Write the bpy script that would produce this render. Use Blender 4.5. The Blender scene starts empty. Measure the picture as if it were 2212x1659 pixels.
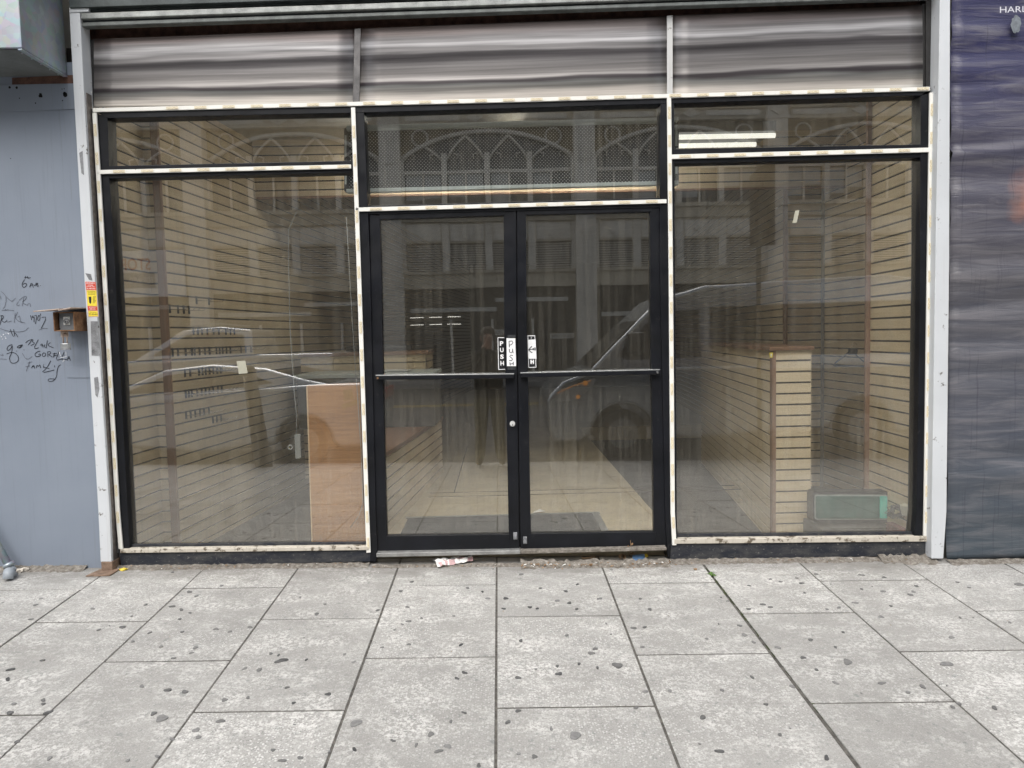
import bpy, bmesh, math, random
from mathutils import Vector, Matrix
R = random.Random(7)
rad = math.radians
S = bpy.context.scene
COL = S.collection

# ------------------------------------------------------------------ camera
FPX, CX, CY = 1600.0, 1106.0, 829.5
CAM = Vector((0.0, -4.5, 1.364))
PITCH, YAW, ROLL = 3.75, 0.93, 1.3
rot = (Matrix.Rotation(rad(-YAW), 3, 'Z') @ Matrix.Rotation(rad(90 - PITCH), 3, 'X') @ Matrix.Rotation(rad(-ROLL), 3, 'Z'))
cam_d = bpy.data.cameras.new('camera')
cam_d.sensor_width = 36; cam_d.lens = FPX / 2212 * 36
cam_d.clip_start = 0.02; cam_d.clip_end = 500
cam = bpy.data.objects.new('camera', cam_d); COL.objects.link(cam)
cam.matrix_world = Matrix.Translation(CAM) @ rot.to_4x4()
S.camera = cam

def ray(px, py):
    return rot @ Vector(((px - CX) / FPX, -(py - CY) / FPX, -1.0))
def P(px, py, y=0.0):
    d = ray(px, py); t = (y - CAM.y) / d.y
    return CAM + d * t
_a, _b = P(265, 1222, -.03), P(2000, 1203, -.03)
GB = (_b.z - _a.z) / (_b.x - _a.x); GA = _a.z - GB * _a.x; GC = 0.0535
def gz(x, y): return GA + GB * x + GC * y
def G(px, py, up=0.0):
    d = ray(px, py)
    n = Vector((-GB, -GC, 1.0))
    t = (GA + up - n.dot(CAM)) / n.dot(d)
    return CAM + d * t

# ------------------------------------------------------------------ helpers
class MB:
    def __init__(self): self.v = []; self.f = []; self.m = []; self.smooth = []
    def add(self, vs, fs, mi=0, sm=False):
        o = len(self.v); self.v += [Vector(p) for p in vs]
        for f in fs: self.f.append([i + o for i in f]); self.m.append(mi); self.smooth.append(sm)
        return self
    def quad(self, a, b, c, d, mi=0): return self.add([a, b, c, d], [(0, 1, 2, 3)], mi)
    def box(self, x0, x1, y0, y1, z0, z1, mi=0):
        return self.add([(x0,y0,z0),(x1,y0,z0),(x1,y1,z0),(x0,y1,z0),(x0,y0,z1),(x1,y0,z1),(x1,y1,z1),(x0,y1,z1)],
            [(0,3,2,1),(4,5,6,7),(0,1,5,4),(1,2,6,5),(2,3,7,6),(3,0,4,7)], mi)
    def prism(self, pts, vec, mi=0):
        n = len(pts); vec = Vector(vec); pts = [Vector(p) for p in pts]
        vs = pts + [p + vec for p in pts]
        fs = [tuple(range(n)), tuple(range(2*n-1, n-1, -1))] + [(i, i+n, (i+1) % n + n, (i+1) % n) for i in range(n)]
        return self.add(vs, fs, mi)
    def px(self, pts, y, t, mi=0):
        """polygon outlined on the plane y, t thick (towards +y)"""
        return self.prism([P(a, b, y) for a, b in pts], (0, t, 0), mi)
    def tube(self, pts, r, n=8, mi=0, caps=True):
        pts = [Vector(p) for p in pts]; rr = r if isinstance(r, (list, tuple)) else [r] * len(pts)
        o = len(self.v); up = None
        for i, p in enumerate(pts):
            t = (pts[min(i+1, len(pts)-1)] - pts[max(i-1, 0)]).normalized()
            if up is None:
                up = t.cross(Vector((0, 0, 1)));
                if up.length < .1: up = t.cross(Vector((1, 0, 0)))
            up = (up - t * up.dot(t)).normalized(); w = t.cross(up)
            for k in range(n):
                a = 2 * math.pi * k / n
                self.v.append(p + (up * math.cos(a) + w * math.sin(a)) * rr[i])
        for i in range(len(pts) - 1):
            for k in range(n):
                self.f.append([o+i*n+k, o+i*n+(k+1) % n, o+(i+1)*n+(k+1) % n, o+(i+1)*n+k]); self.m.append(mi); self.smooth.append(True)
        if caps:
            self.f.append([o+k for k in range(n)][::-1]); self.m.append(mi); self.smooth.append(False)
            self.f.append([o+(len(pts)-1)*n+k for k in range(n)]); self.m.append(mi); self.smooth.append(False)
        return self
    def disc(self, c, nrm, r, t, n=20, mi=0):
        nrm = Vector(nrm).normalized(); return self.tube([Vector(c), Vector(c) + nrm * t], r, n, mi)
    def ribbon(self, pts, w, nrm, mi=0):
        nrm = Vector(nrm); pts = [Vector(p) for p in pts]; o = len(self.v)
        for i, p in enumerate(pts):
            t = (pts[min(i+1, len(pts)-1)] - pts[max(i-1, 0)])
            if t.length < 1e-6: t = Vector((1, 0, 0))
            s = t.cross(nrm).normalized() * (w / 2)
            self.v += [p + s, p - s]
        for i in range(len(pts) - 1):
            self.f.append([o+2*i, o+2*i+1, o+2*i+3, o+2*i+2]); self.m.append(mi); self.smooth.append(False)
        return self
    def mesh(self, name, mats, off=Vector((0, 0, 0)), fix=True):
        me = bpy.data.meshes.new(name)
        me.from_pydata([tuple(p - off) for p in self.v], [], self.f)
        for m in (mats if isinstance(mats, (list, tuple)) else [mats]): me.materials.append(m)
        me.polygons.foreach_set('material_index', self.m)
        me.polygons.foreach_set('use_smooth', self.smooth)
        if fix:
            bm = bmesh.new(); bm.from_mesh(me); bmesh.ops.recalc_face_normals(bm, faces=bm.faces); bm.to_mesh(me); bm.free()
        me.update(); return me
    def build(self, name, mats, parent=None, bevel=0, off=None, fix=True):
        root = parent
        o0 = Vector((0, 0, 0))
        p = parent
        while p is not None: o0 = o0 + Vector(p.location); p = p.parent
        if off is not None: o0 = Vector(off)
        ob = bpy.data.objects.new(name, self.mesh(name, mats, o0, fix)); COL.objects.link(ob)
        if parent is not None: ob.parent = parent
        elif off is not None: ob.location = off
        if bevel:
            b = ob.modifiers.new('bevel', 'BEVEL'); b.width = bevel; b.segments = 2; b.limit_method = 'ANGLE'; b.angle_limit = rad(40)
        return ob

def tag(o, label=None, cat=None, group=None, kind=None):
    if label: o['label'] = label
    if cat: o['category'] = cat
    if group: o['group'] = group
    if kind: o['kind'] = kind
    return o
def thing(name, loc, label, cat, group=None):
    o = bpy.data.objects.new(name, None); o.empty_display_size = .1; COL.objects.link(o); o.location = loc
    return tag(o, label, cat, group)
def copy_tree(o, parent=None):
    c = o.copy(); COL.objects.link(c)
    if parent: c.parent = parent
    for ch in o.children: copy_tree(ch, c)
    return c
def text_into(mb, s, size, mat4, mi=0, align='CENTER', bold=0.0, space=1.0, fit=None):
    cu = bpy.data.curves.new('t', 'FONT'); cu.body = s; cu.size = size; cu.align_x = align; cu.align_y = 'CENTER'
    cu.offset = bold; cu.resolution_u = 3; cu.space_character = space
    ob = bpy.data.objects.new('t', cu); COL.objects.link(ob)
    dg = bpy.context.evaluated_depsgraph_get(); me = bpy.data.meshes.new_from_object(ob.evaluated_get(dg))
    vs = [v.co.copy() for v in me.vertices]; fs = [tuple(p.vertices) for p in me.polygons]
    if fit and vs:
        x0, x1 = min(v.x for v in vs), max(v.x for v in vs); z0, z1 = min(v.y for v in vs), max(v.y for v in vs)
        for v in vs:
            v.x = ((v.x - x0) / max(x1 - x0, 1e-6) - .5) * fit[0]; v.y = ((v.y - z0) / max(z1 - z0, 1e-6) - .5) * fit[1]
    bpy.data.objects.remove(ob); bpy.data.curves.remove(cu); bpy.data.meshes.remove(me)
    mb.add([mat4 @ v for v in vs], fs, mi)
def face_street(p, roll=0): return Matrix.Translation(p) @ Matrix.Rotation(rad(90), 4, 'X') @ Matrix.Rotation(rad(roll), 4, 'Z')
def face_shop(p): return Matrix.Translation(p) @ Matrix.Rotation(rad(180), 4, 'Z') @ Matrix.Rotation(rad(90), 4, 'X')

# ------------------------------------------------------------------ materials
class NT:
    def __init__(self, name):
        self.m = bpy.data.materials.new(name); self.m.use_nodes = True
        self.t = self.m.node_tree; self.t.nodes.clear()
        self.out = self.n('ShaderNodeOutputMaterial'); self.tc = self.n('ShaderNodeTexCoord')
    def n(self, ty, **kw):
        nd = self.t.nodes.new(ty)
        for k, v in kw.items(): setattr(nd, k, v)
        return nd
    def l(self, a, b): self.t.links.new(a, b)
    def setv(self, sock, v):
        if isinstance(v, bpy.types.NodeSocket): self.l(v, sock)
        elif isinstance(v, (tuple, list)) and len(v) == 3 and sock.type == 'RGBA': sock.default_value = (*v, 1)
        else: sock.default_value = v
    def mapping(self, scale=(1,1,1), rot_=(0,0,0), coord='Object'):
        mp = self.n('ShaderNodeMapping'); self.l(self.tc.outputs[coord], mp.inputs[0]); mp.inputs['Scale'].default_value = scale; mp.inputs['Rotation'].default_value = rot_
        return mp.outputs[0]
    def noise(self, scale, detail=4, vec=None, rough=.55, dist=0, out='Fac'):
        nz = self.n('ShaderNodeTexNoise'); nz.inputs['Scale'].default_value = scale; nz.inputs['Detail'].default_value = detail
        nz.inputs['Roughness'].default_value = rough; nz.inputs['Distortion'].default_value = dist
        self.l(vec if vec is not None else self.tc.outputs['Object'], nz.inputs['Vector']); return nz.outputs[out]
    def ramp(self, fac, stops):
        r = self.n('ShaderNodeValToRGB'); e = r.color_ramp.elements
        while len(e) < len(stops): e.new(.5)
        for k, (p, c) in enumerate(stops):
            e[k].position = p; e[k].color = (*(c if isinstance(c, (tuple, list)) else (c, c, c)), 1)
        self.l(fac, r.inputs[0]); return r.outputs[0]
    def mix(self, fac, a, b, mode='MIX'):
        m = self.n('ShaderNodeMix', data_type='RGBA', blend_type=mode)
        self.setv(m.inputs[0], fac); self.setv(m.inputs[6], a); self.setv(m.inputs[7], b); return m.outputs[2]
    def math(self, op, a, b=0.0, clamp=False):
        m = self.n('ShaderNodeMath', operation=op, use_clamp=clamp); self.setv(m.inputs[0], a); self.setv(m.inputs[1], b); return m.outputs[0]
    def bsdf(self, col, rough=.6, metal=0, spec=.5, bump=None, bs=.2, bd=.01, emit=None, es=0, alpha=None):
        b = self.n('ShaderNodeBsdfPrincipled'); self.setv(b.inputs['Base Color'], col); self.setv(b.inputs['Roughness'], rough)
        self.setv(b.inputs['Metallic'], metal); self.setv(b.inputs['Specular IOR Level'], spec)
        if emit: self.setv(b.inputs['Emission Color'], emit); b.inputs['Emission Strength'].default_value = es
        if bump is not None:
            bp = self.n('ShaderNodeBump'); bp.inputs['Strength'].default_value = bs; bp.inputs['Distance'].default_value = bd
            self.l(bump, bp.inputs['Height']); self.l(bp.outputs[0], b.inputs['Normal'])
        self.l(b.outputs[0], self.out.inputs[0]); return self.m

def simple(name, col, rough=.6, metal=0, var=.12, scale=6, spec=.5, bs=.08):
    n = NT(name); f = n.noise(scale, 5); f2 = n.noise(scale * 9, 3)
    v = n.math('ADD', n.math('MULTIPLY', f, .7), n.math('MULTIPLY', f2, .3))
    lo = tuple(c * (1 - var * 1.6) for c in col); hi = tuple(min(1, c * (1 + var * 1.6)) for c in col)
    c = n.ramp(v, [(.3, lo), (.7, hi)])
    return n.bsdf(c, rough, metal, spec, f2, bs, .003)

def painted(name, col, chip=(.12,.11,.1), chip_amt=.6, stain=(.3,.25,.18), stain_amt=.5, rough=.5, drip=True, var=.06):
    n = NT(name)
    a = n.noise(2.2, 6); base = n.ramp(a, [(.3, tuple(c*(1-var) for c in col)), (.7, tuple(min(1, c*(1+var)) for c in col))])
    if drip:
        d = n.noise(1, 5, n.mapping((38, 38, 1.3)), .6)
        base = n.mix(n.math('MULTIPLY', n.ramp(d, [(stain_amt + .1, 0), (stain_amt + .32, 1)]), .45), base, tuple(x * .6 + y * .4 for x, y in zip(stain, col)))
    d2 = n.noise(17, 8, rough=.7); base = n.mix(n.ramp(d2, [(chip_amt, 0), (chip_amt + .05, 1)]), base, chip)
    return n.bsdf(base, rough, 0, .4, n.noise(40, 4), .12, .002)

def wood(name, c1, c2, axis='x', scale=1.0, rough=.5):
    n = NT(name); st = {'x': (1.5, 30, 30), 'z': (30, 30, 1.5), 'y': (30, 1.5, 30), 'xy': (2, 2, 45)}[axis]
    f = n.noise(1.2 * scale, 8, n.mapping(st), .65, 1.2); g = n.noise(3, 3)
    c = n.ramp(n.math('ADD', n.math('MULTIPLY', f, .8), n.math('MULTIPLY', g, .2)), [(.3, c1), (.52, tuple((a+b)/2 for a, b in zip(c1, c2))), (.72, c2)])
    return n.bsdf(c, rough, 0, .35, f, .05, .002)

M = {}
M['black'] = (lambda n: n.bsdf(n.mix(n.ramp(n.noise(26, 8, rough=.75), [(.61, 0), (.72, .4)]), n.ramp(n.noise(5, 5), [(.3, (.004,.0045,.006)), (.75, (.009,.010,.014))]), (.11,.105,.1)), n.ramp(n.noise(8, 4), [(.3, .3), (.7, .5)]), 0, .3, n.noise(60, 4), .05, .001))(NT('black anodised frame'))
def mk_base():
    n = NT('dirty black base'); z = n.n('ShaderNodeSeparateXYZ'); n.l(n.tc.outputs['Object'], z.inputs[0])
    d = n.noise(1, 6, n.mapping((9, 9, 22)), .7)
    s = n.noise(60, 6, rough=.75)
    c = n.mix(n.ramp(d, [(.42, 0), (.72, .55)]), (.014,.017,.025), (.11,.105,.095))
    c = n.mix(n.ramp(s, [(.6, 0), (.68, .8)]), c, (.3,.28,.25))
    return n.bsdf(c, .6, 0, .4, s, .15, .002)
M['base'] = mk_base()
M['ledwhite'] = painted('white strip', (.78,.77,.72), (.25,.2,.13), .66, (.4,.32,.2), .5, .45)
M['sill'] = painted('dirty white sill', (.52,.48,.41), (.13,.105,.075), .53, (.2,.16,.11), .38, .6)
M['module'] = simple('led module board', (.8,.745,.6), .45, 0, .08, 30)
M['moduledark'] = simple('led module print', (.6,.49,.3), .5, 0, .1, 30)
M['lens'] = simple('led lens', (.82,.78,.62), .25)
M['post'] = painted('pale steel paint', (.56,.58,.6), (.1,.085,.075), .62, (.34,.3,.25), .47, .5)
M['postbare'] = simple('bare scuffed steel', (.24,.245,.255), .5, .3, .35, 22)
M['postrust'] = simple('rusty post foot', (.2,.135,.095), .8, 0, .35, 25)
M['guide'] = simple('guide channel dark', (.018,.017,.017), .5, 0, .3, 30)
M['guideedge'] = simple('guide channel edge', (.17,.15,.14), .45, .4, .35, 30)
def mk_wall():
    n = NT('blue grey paint')
    a = n.noise(1.4, 6); base = n.ramp(a, [(.3, (.19,.22,.27)), (.7, (.235,.268,.32))])
    d = n.noise(1, 6, n.mapping((55, 55, 1.6)), .65); z = n.n('ShaderNodeSeparateXYZ'); n.l(n.tc.outputs['Object'], z.inputs[0])
    low = n.noise(.8, 3, n.mapping((1.2, 1.2, .6)))
    base = n.mix(n.math('MULTIPLY', n.ramp(d, [(.54, 0), (.66, 1)]), n.ramp(low, [(.4, 0), (.62, .42)])), base, (.13,.135,.14))
    base = n.mix(n.ramp(n.noise(42, 7, rough=.75), [(.68, 0), (.74, .7)]), base, (.09,.09,.1))
    base = n.mix(n.ramp(n.noise(31, 7, n.mapping((1, 1, .5)), rough=.75), [(.7, 0), (.76, .5)]), base, (.5,.52,.55))
    return n.bsdf(base, .45, 0, .4, n.noise(30, 5), .1, .003)
M['bluewall'] = mk_wall()
M['ink'] = simple('marker ink', (.012,.013,.02), .4)
M['inkfaint'] = simple('worn marker ink', (.09,.1,.125), .5, 0, .4, 40)
M['scuff'] = simple('white scuff', (.6,.62,.66), .6, 0, .2, 60)
M['hole'] = simple('black hole', (.004,.004,.004), .9)
M['rustbrown'] = simple('rusty strip', (.1,.05,.035), .85, 0, .4, 20)
def mk_galv():
    n = NT('galvanised sheet')
    v = n.n('ShaderNodeTexVoronoi'); v.inputs['Scale'].default_value = 28; n.l(n.tc.outputs['Object'], v.inputs[0])
    c = n.ramp(n.math('ADD', n.math('MULTIPLY', n.noise(3, 6), .75), n.math('MULTIPLY', n.n('ShaderNodeSeparateColor').outputs[0], 0)), [(.3, (.33,.37,.39)), (.7, (.55,.6,.63))])
    c = n.mix(.18, c, v.outputs['Color'], 'SOFT_LIGHT')
    return n.bsdf(c, .42, .55, .5, n.noise(20, 3), .04, .002)
M['galv'] = mk_galv()
def mk_fascia():
    n = NT('streaked sheet metal')
    sp = n.n('ShaderNodeSeparateXYZ'); n.l(n.tc.outputs['UV'], sp.inputs[0])
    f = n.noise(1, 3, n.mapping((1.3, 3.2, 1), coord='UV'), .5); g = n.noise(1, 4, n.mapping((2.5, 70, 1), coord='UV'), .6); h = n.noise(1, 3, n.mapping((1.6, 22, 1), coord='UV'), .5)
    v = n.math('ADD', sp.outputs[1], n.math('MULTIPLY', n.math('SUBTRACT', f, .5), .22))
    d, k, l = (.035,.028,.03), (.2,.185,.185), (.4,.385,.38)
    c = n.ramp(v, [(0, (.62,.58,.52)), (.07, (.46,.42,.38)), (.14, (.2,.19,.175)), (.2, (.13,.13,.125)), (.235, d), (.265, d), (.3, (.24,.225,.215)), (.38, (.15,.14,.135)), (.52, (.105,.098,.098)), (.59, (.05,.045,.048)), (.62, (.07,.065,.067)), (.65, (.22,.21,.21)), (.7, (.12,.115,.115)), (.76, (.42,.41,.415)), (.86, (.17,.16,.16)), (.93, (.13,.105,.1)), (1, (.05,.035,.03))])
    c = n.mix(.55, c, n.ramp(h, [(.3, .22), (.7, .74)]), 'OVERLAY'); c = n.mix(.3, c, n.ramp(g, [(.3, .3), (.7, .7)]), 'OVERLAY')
    return n.bsdf(c, .33, .3, .5, h, .12, .004)
M['fascia'] = mk_fascia()
M['fasciawhite'] = painted('fascia strip', (.55,.55,.54), (.2,.18,.16), .6, (.3,.27,.24), .45)
def mk_conc(tone=1.0, name='sidewalk concrete'):
    n = NT(name)
    at = n.n('ShaderNodeAttribute', attribute_name='tone')
    big = n.noise(1.1, 5); mid = n.noise(7, 6, rough=.6); pat = n.noise(2.3, 4, rough=.6)
    v = n.n('ShaderNodeTexVoronoi'); v.inputs['Scale'].default_value = 95; n.l(n.tc.outputs['Object'], v.inputs[0])
    v2 = n.n('ShaderNodeTexVoronoi'); v2.inputs['Scale'].default_value = 150; n.l(n.tc.outputs['Object'], v2.inputs[0])
    base = n.ramp(n.math('ADD', n.math('MULTIPLY', big, .55), n.math('MULTIPLY', mid, .45)), [(.3, (.285*tone,.277*tone,.262*tone)), (.7, (.4*tone,.392*tone,.374*tone))])
    # worn aggregate: pale chips and dark chips
    worn = n.ramp(n.math('ADD', n.math('MULTIPLY', pat, .75), n.math('MULTIPLY', at.outputs['Fac'], .22)), [(.4, .2), (.62, .9)])
    sep = n.n('ShaderNodeSeparateColor'); n.l(v.outputs['Color'], sep.inputs[0])
    chip = n.math('MULTIPLY', n.ramp(v.outputs['Distance'], [(.32, 1), (.5, 0)]), n.ramp(sep.outputs[0], [(.5, 0), (.56, 1)]))
    base = n.mix(n.math('MULTIPLY', n.math('MULTIPLY', chip, worn), .7), base, (.68*tone,.675*tone,.655*tone))
    sep2 = n.n('ShaderNodeSeparateColor'); n.l(v2.outputs['Color'], sep2.inputs[0])
    dk = n.math('MULTIPLY', n.ramp(v2.outputs['Distance'], [(.3, 1), (.5, 0)]), n.ramp(sep2.outputs[1], [(.8, 0), (.84, 1)]))
    base = n.mix(n.math('MULTIPLY', n.math('MULTIPLY', dk, worn), .75), base, (.13*tone,.128*tone,.125*tone))
    sm = n.noise(3.1, 6, rough=.65); base = n.mix(n.ramp(sm, [(.52, 0), (.74, .3)]), base, (.215*tone,.21*tone,.2*tone))
    sp_ = n.noise(28, 5, rough=.7); base = n.mix(n.ramp(sp_, [(.57, 0), (.7, .6)]), base, (.15*tone,.167*tone,.16*tone))
    wt = n.noise(4.3, 5, n.mapping((1, 1.6, 1), (0, 0, .4)), .65); sp3 = n.noise(55, 5, rough=.75)
    base = n.mix(n.math('MULTIPLY', n.ramp(wt, [(.45, 0), (.63, 1)]), n.ramp(sp3, [(.47, 0), (.56, .9)])), base, (.6*tone,.59*tone,.565*tone))
    fine = n.noise(240, 3, rough=.7)
    base = n.mix(.5, base, n.ramp(fine, [(.3, .3), (.7, .72)]), 'OVERLAY')
    mulv = n.math('ADD', n.math('MULTIPLY', at.outputs['Fac'], .14), .92)
    cc = n.n('ShaderNodeCombineColor'); [n.l(mulv, cc.inputs[i]) for i in range(3)]
    base = n.mix(1.0, base, cc.outputs[0], 'MULTIPLY')
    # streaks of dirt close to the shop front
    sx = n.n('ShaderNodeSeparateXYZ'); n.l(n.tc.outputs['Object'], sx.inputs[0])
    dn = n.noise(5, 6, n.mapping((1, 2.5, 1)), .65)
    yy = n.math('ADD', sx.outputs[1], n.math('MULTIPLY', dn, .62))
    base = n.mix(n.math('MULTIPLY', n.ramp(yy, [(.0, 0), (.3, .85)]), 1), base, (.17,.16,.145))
    return n.bsdf(base, .85, 0, .3, n.math('ADD', fine, v.outputs['Distance']), .25, .003)
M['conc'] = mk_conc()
M['joint'] = simple('joint grit', (.1,.093,.083), .95, 0, .45, 40)
M['moss'] = (lambda n: n.bsdf(n.ramp(n.noise(22, 5), [(.38, (.05,.047,.04)), (.58, (.045,.055,.022)), (.75, (.075,.09,.03))]), .95, 0, .2, n.noise(120, 4), .6, .006))(NT('moss in joint'))
M['gum'] = (lambda n: n.bsdf(n.ramp(n.math('ADD', n.math('MULTIPLY', n.noise(2.2, 3), .75), n.math('MULTIPLY', n.noise(40, 4), .25)), [(.38, (.06,.06,.061)), (.62, (.2,.197,.192))]), .75, 0, .3))(NT('old gum'))
M['gumpale'] = (lambda n: n.bsdf(n.ramp(n.noise(60, 5), [(.35, (.17,.168,.165)), (.65, (.24,.237,.232))]), .8, 0, .3))(NT('worn old gum'))
def mk_dirt():
    n = NT('grit and dust'); f = n.noise(38, 7, rough=.75)
    return n.bsdf(n.ramp(f, [(.32, (.1,.09,.075)), (.5, (.2,.18,.155)), (.68, (.36,.335,.3))]), .95, 0, .2, f, .8, .01)
M['dirt'] = mk_dirt()
M['asphalt'] = simple('asphalt', (.06,.06,.062), .85, 0, .3, 30, bs=.3)
M['yellowline'] = simple('yellow line', (.55,.38,.04), .7, 0, .2, 12)
M['kerb'] = simple('kerb stone', (.33,.32,.31), .8, 0, .2, 9)
# interior
SLC1, SLC2 = (.62,.49,.31), (.78,.65,.45)
M['slat'] = wood('maple slatwall', SLC1, SLC2, 'xy', .8, .45)
M['slatlight'] = wood('pale maple slatwall', (.58,.46,.3), (.74,.62,.44), 'xy', .8, .45)
M['groove'] = simple('slat groove', (.03,.022,.016), .7, 0, .2)
M['trim'] = wood('brown trim', (.19,.105,.06), (.33,.19,.12), 'z', 1, .4)
M['countertop'] = wood('counter top', (.15,.08,.045), (.28,.16,.1), 'y', 1, .35)
def mk_ply():
    n = NT('plywood')
    f = n.noise(1, 8, n.mapping((3.5, 1, 85)), .7, .6); b = n.noise(1, 3, n.mapping((.6, 1, 4.5)), .5, .4); k = n.noise(1, 6, n.mapping((16, 1, 130)), .8)
    c = n.ramp(n.math('ADD', n.math('MULTIPLY', f, .55), n.math('MULTIPLY', b, .45)), [(.32, (.23,.105,.04)), (.5, (.4,.21,.09)), (.68, (.55,.32,.15))])
    c = n.mix(n.ramp(k, [(.58, 0), (.7, .5)]), c, (.13,.06,.025))
    return n.bsdf(c, .4, 0, .4, f, .06, .002)
M['ply'] = mk_ply()
M['plyedge'] = simple('plywood edge', (.62,.45,.28), .6)
M['lino'] = (lambda n: n.bsdf(n.mix(n.ramp(n.noise(14, 6), [(.5, 0), (.75, .35)]), n.ramp(n.noise(2.5, 5), [(.3, (.46,.385,.26)), (.7, (.58,.49,.34))]), (.2,.17,.13)), .42, 0, .4))(NT('beige lino floor'))
M['ceil'] = simple('ceiling board', (.4,.38,.34), .9, 0, .1, 4)
M['plaster'] = simple('off white plaster', (.42,.39,.33), .8, 0, .1, 3)
M['darkwall'] = simple('dark back wall', (.1,.095,.085), .8, 0, .2, 3)
M['mat'] = simple('rubber mat', (.025,.026,.028), .85, 0, .3, 60, bs=.4)
M['alu'] = simple('worn aluminium', (.4,.41,.41), .38, .7, .15, 25)
M['chrome'] = simple('chromed steel', (.6,.6,.6), .2, .9, .08, 20)
M['rail'] = simple('pale rail', (.55,.6,.58), .4, .1, .08, 9)
def mk_perf():
    n = NT('perforated grille'); mp = n.mapping((46, 46, 46)); s = n.n('ShaderNodeSeparateXYZ'); n.l(mp, s.inputs[0])
    row = n.math('FLOOR', n.math('ADD', s.outputs[2], s.outputs[2])); odd = n.math('MULTIPLY', n.math('MODULO', n.math('ABSOLUTE', row), 2), .5)
    fx = n.math('SUBTRACT', n.math('FRACT', n.math('ADD', s.outputs[0], odd)), .5)
    fz = n.math('SUBTRACT', n.math('FRACT', n.math('MULTIPLY', s.outputs[2], 2)), .5)
    d = n.math('ADD', n.math('POWER', n.math('ABSOLUTE', fx), 2), n.math('POWER', n.math('MULTIPLY', n.math('ABSOLUTE', fz), .55), 2))
    dot = n.math('LESS_THAN', d, .022)
    return n.bsdf(n.mix(dot, (.02,.023,.026), (.55,.56,.55)), .6, 0, .3)
M['perf'] = mk_perf()
M['teal'] = (lambda n: n.bsdf(n.ramp(n.noise(9, 4), [(.3, (.05,.42,.34)), (.7, (.1,.6,.48))]), .25, 0, .5))(NT('teal acrylic'))
M['tealdim'] = (lambda n: n.bsdf(n.ramp(n.noise(12, 6), [(.3, (.02,.08,.065)), (.7, (.045,.14,.115))]), .3, 0, .5))(NT('reflection dimmed teal face'))  # darker teal paints in the fade under the window reflections
M['whiteplastic'] = simple('white plastic', (.68,.69,.67), .4)
M['blackplastic'] = simple('black plastic', (.014,.015,.018), .4)
M['beigeplastic'] = simple('beige plastic', (.55,.52,.4), .5)
M['brick'] = simple('red brick', (.22,.09,.075), .85, 0, .25, 30)
M['paper'] = simple('white paper', (.72,.71,.68), .8, 0, .08, 18)
M['papergrey'] = simple('printed paper', (.42,.41,.4), .8, 0, .3, 70)
M['paperred'] = simple('red print', (.5,.33,.33), .8, 0, .25, 50)
M['tagcream'] = simple('cream paper tag', (.4,.39,.31), .8)
M['signblack'] = simple('black sign vinyl', (.012,.012,.014), .35)
M['signwhite'] = simple('white sign vinyl', (.82,.82,.82), .45, 0, .06, 30)
M['stickeryellow'] = simple('yellow sticker', (.78,.62,.05), .5, 0, .08, 40)
M['stickerred'] = simple('red sticker', (.58,.06,.03), .5, 0, .1, 40)
M['stickerpink'] = simple('faded sticker edge', (.6,.35,.3), .5, 0, .1, 40)
M['rust'] = (lambda n: n.bsdf(n.ramp(n.noise(16, 8, rough=.7), [(.3, (.06,.035,.025)), (.5, (.19,.1,.05)), (.7, (.3,.19,.11))]), .8, .1, .3, n.noise(50, 5), .3, .003))(NT('rusted steel'))
M['rustpale'] = (lambda n: n.bsdf(n.ramp(n.noise(16, 8, rough=.7), [(.3, (.3,.2,.15)), (.6, (.5,.42,.36))]), .8, .1, .3))(NT('pale rusted steel'))
M['plategrey'] = simple('grey faceplate', (.17,.18,.19), .45, .2, .1, 20)
M['lampcold'] = (lambda n: n.bsdf((.9,.9,.85), .4, 0, .5, emit=(1, .98, .88), es=.75))(NT('fluorescent tube'))
M['lampfill'] = (lambda n: n.bsdf((.9,.9,.85), .4, 0, .5, emit=(1, .96, .85), es=20.0))(NT('added fill tube'))  # strong glow for the added fill fixtures, unseen behind the grille
M['lampfar'] = (lambda n: n.bsdf((.9,.9,.85), .4, 0, .5, emit=(1, .96, .85), es=2.0))(NT('deep shop tube'))
M['cable'] = simple('grey cable', (.3,.31,.3), .5)
M['banner'] = None
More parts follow.
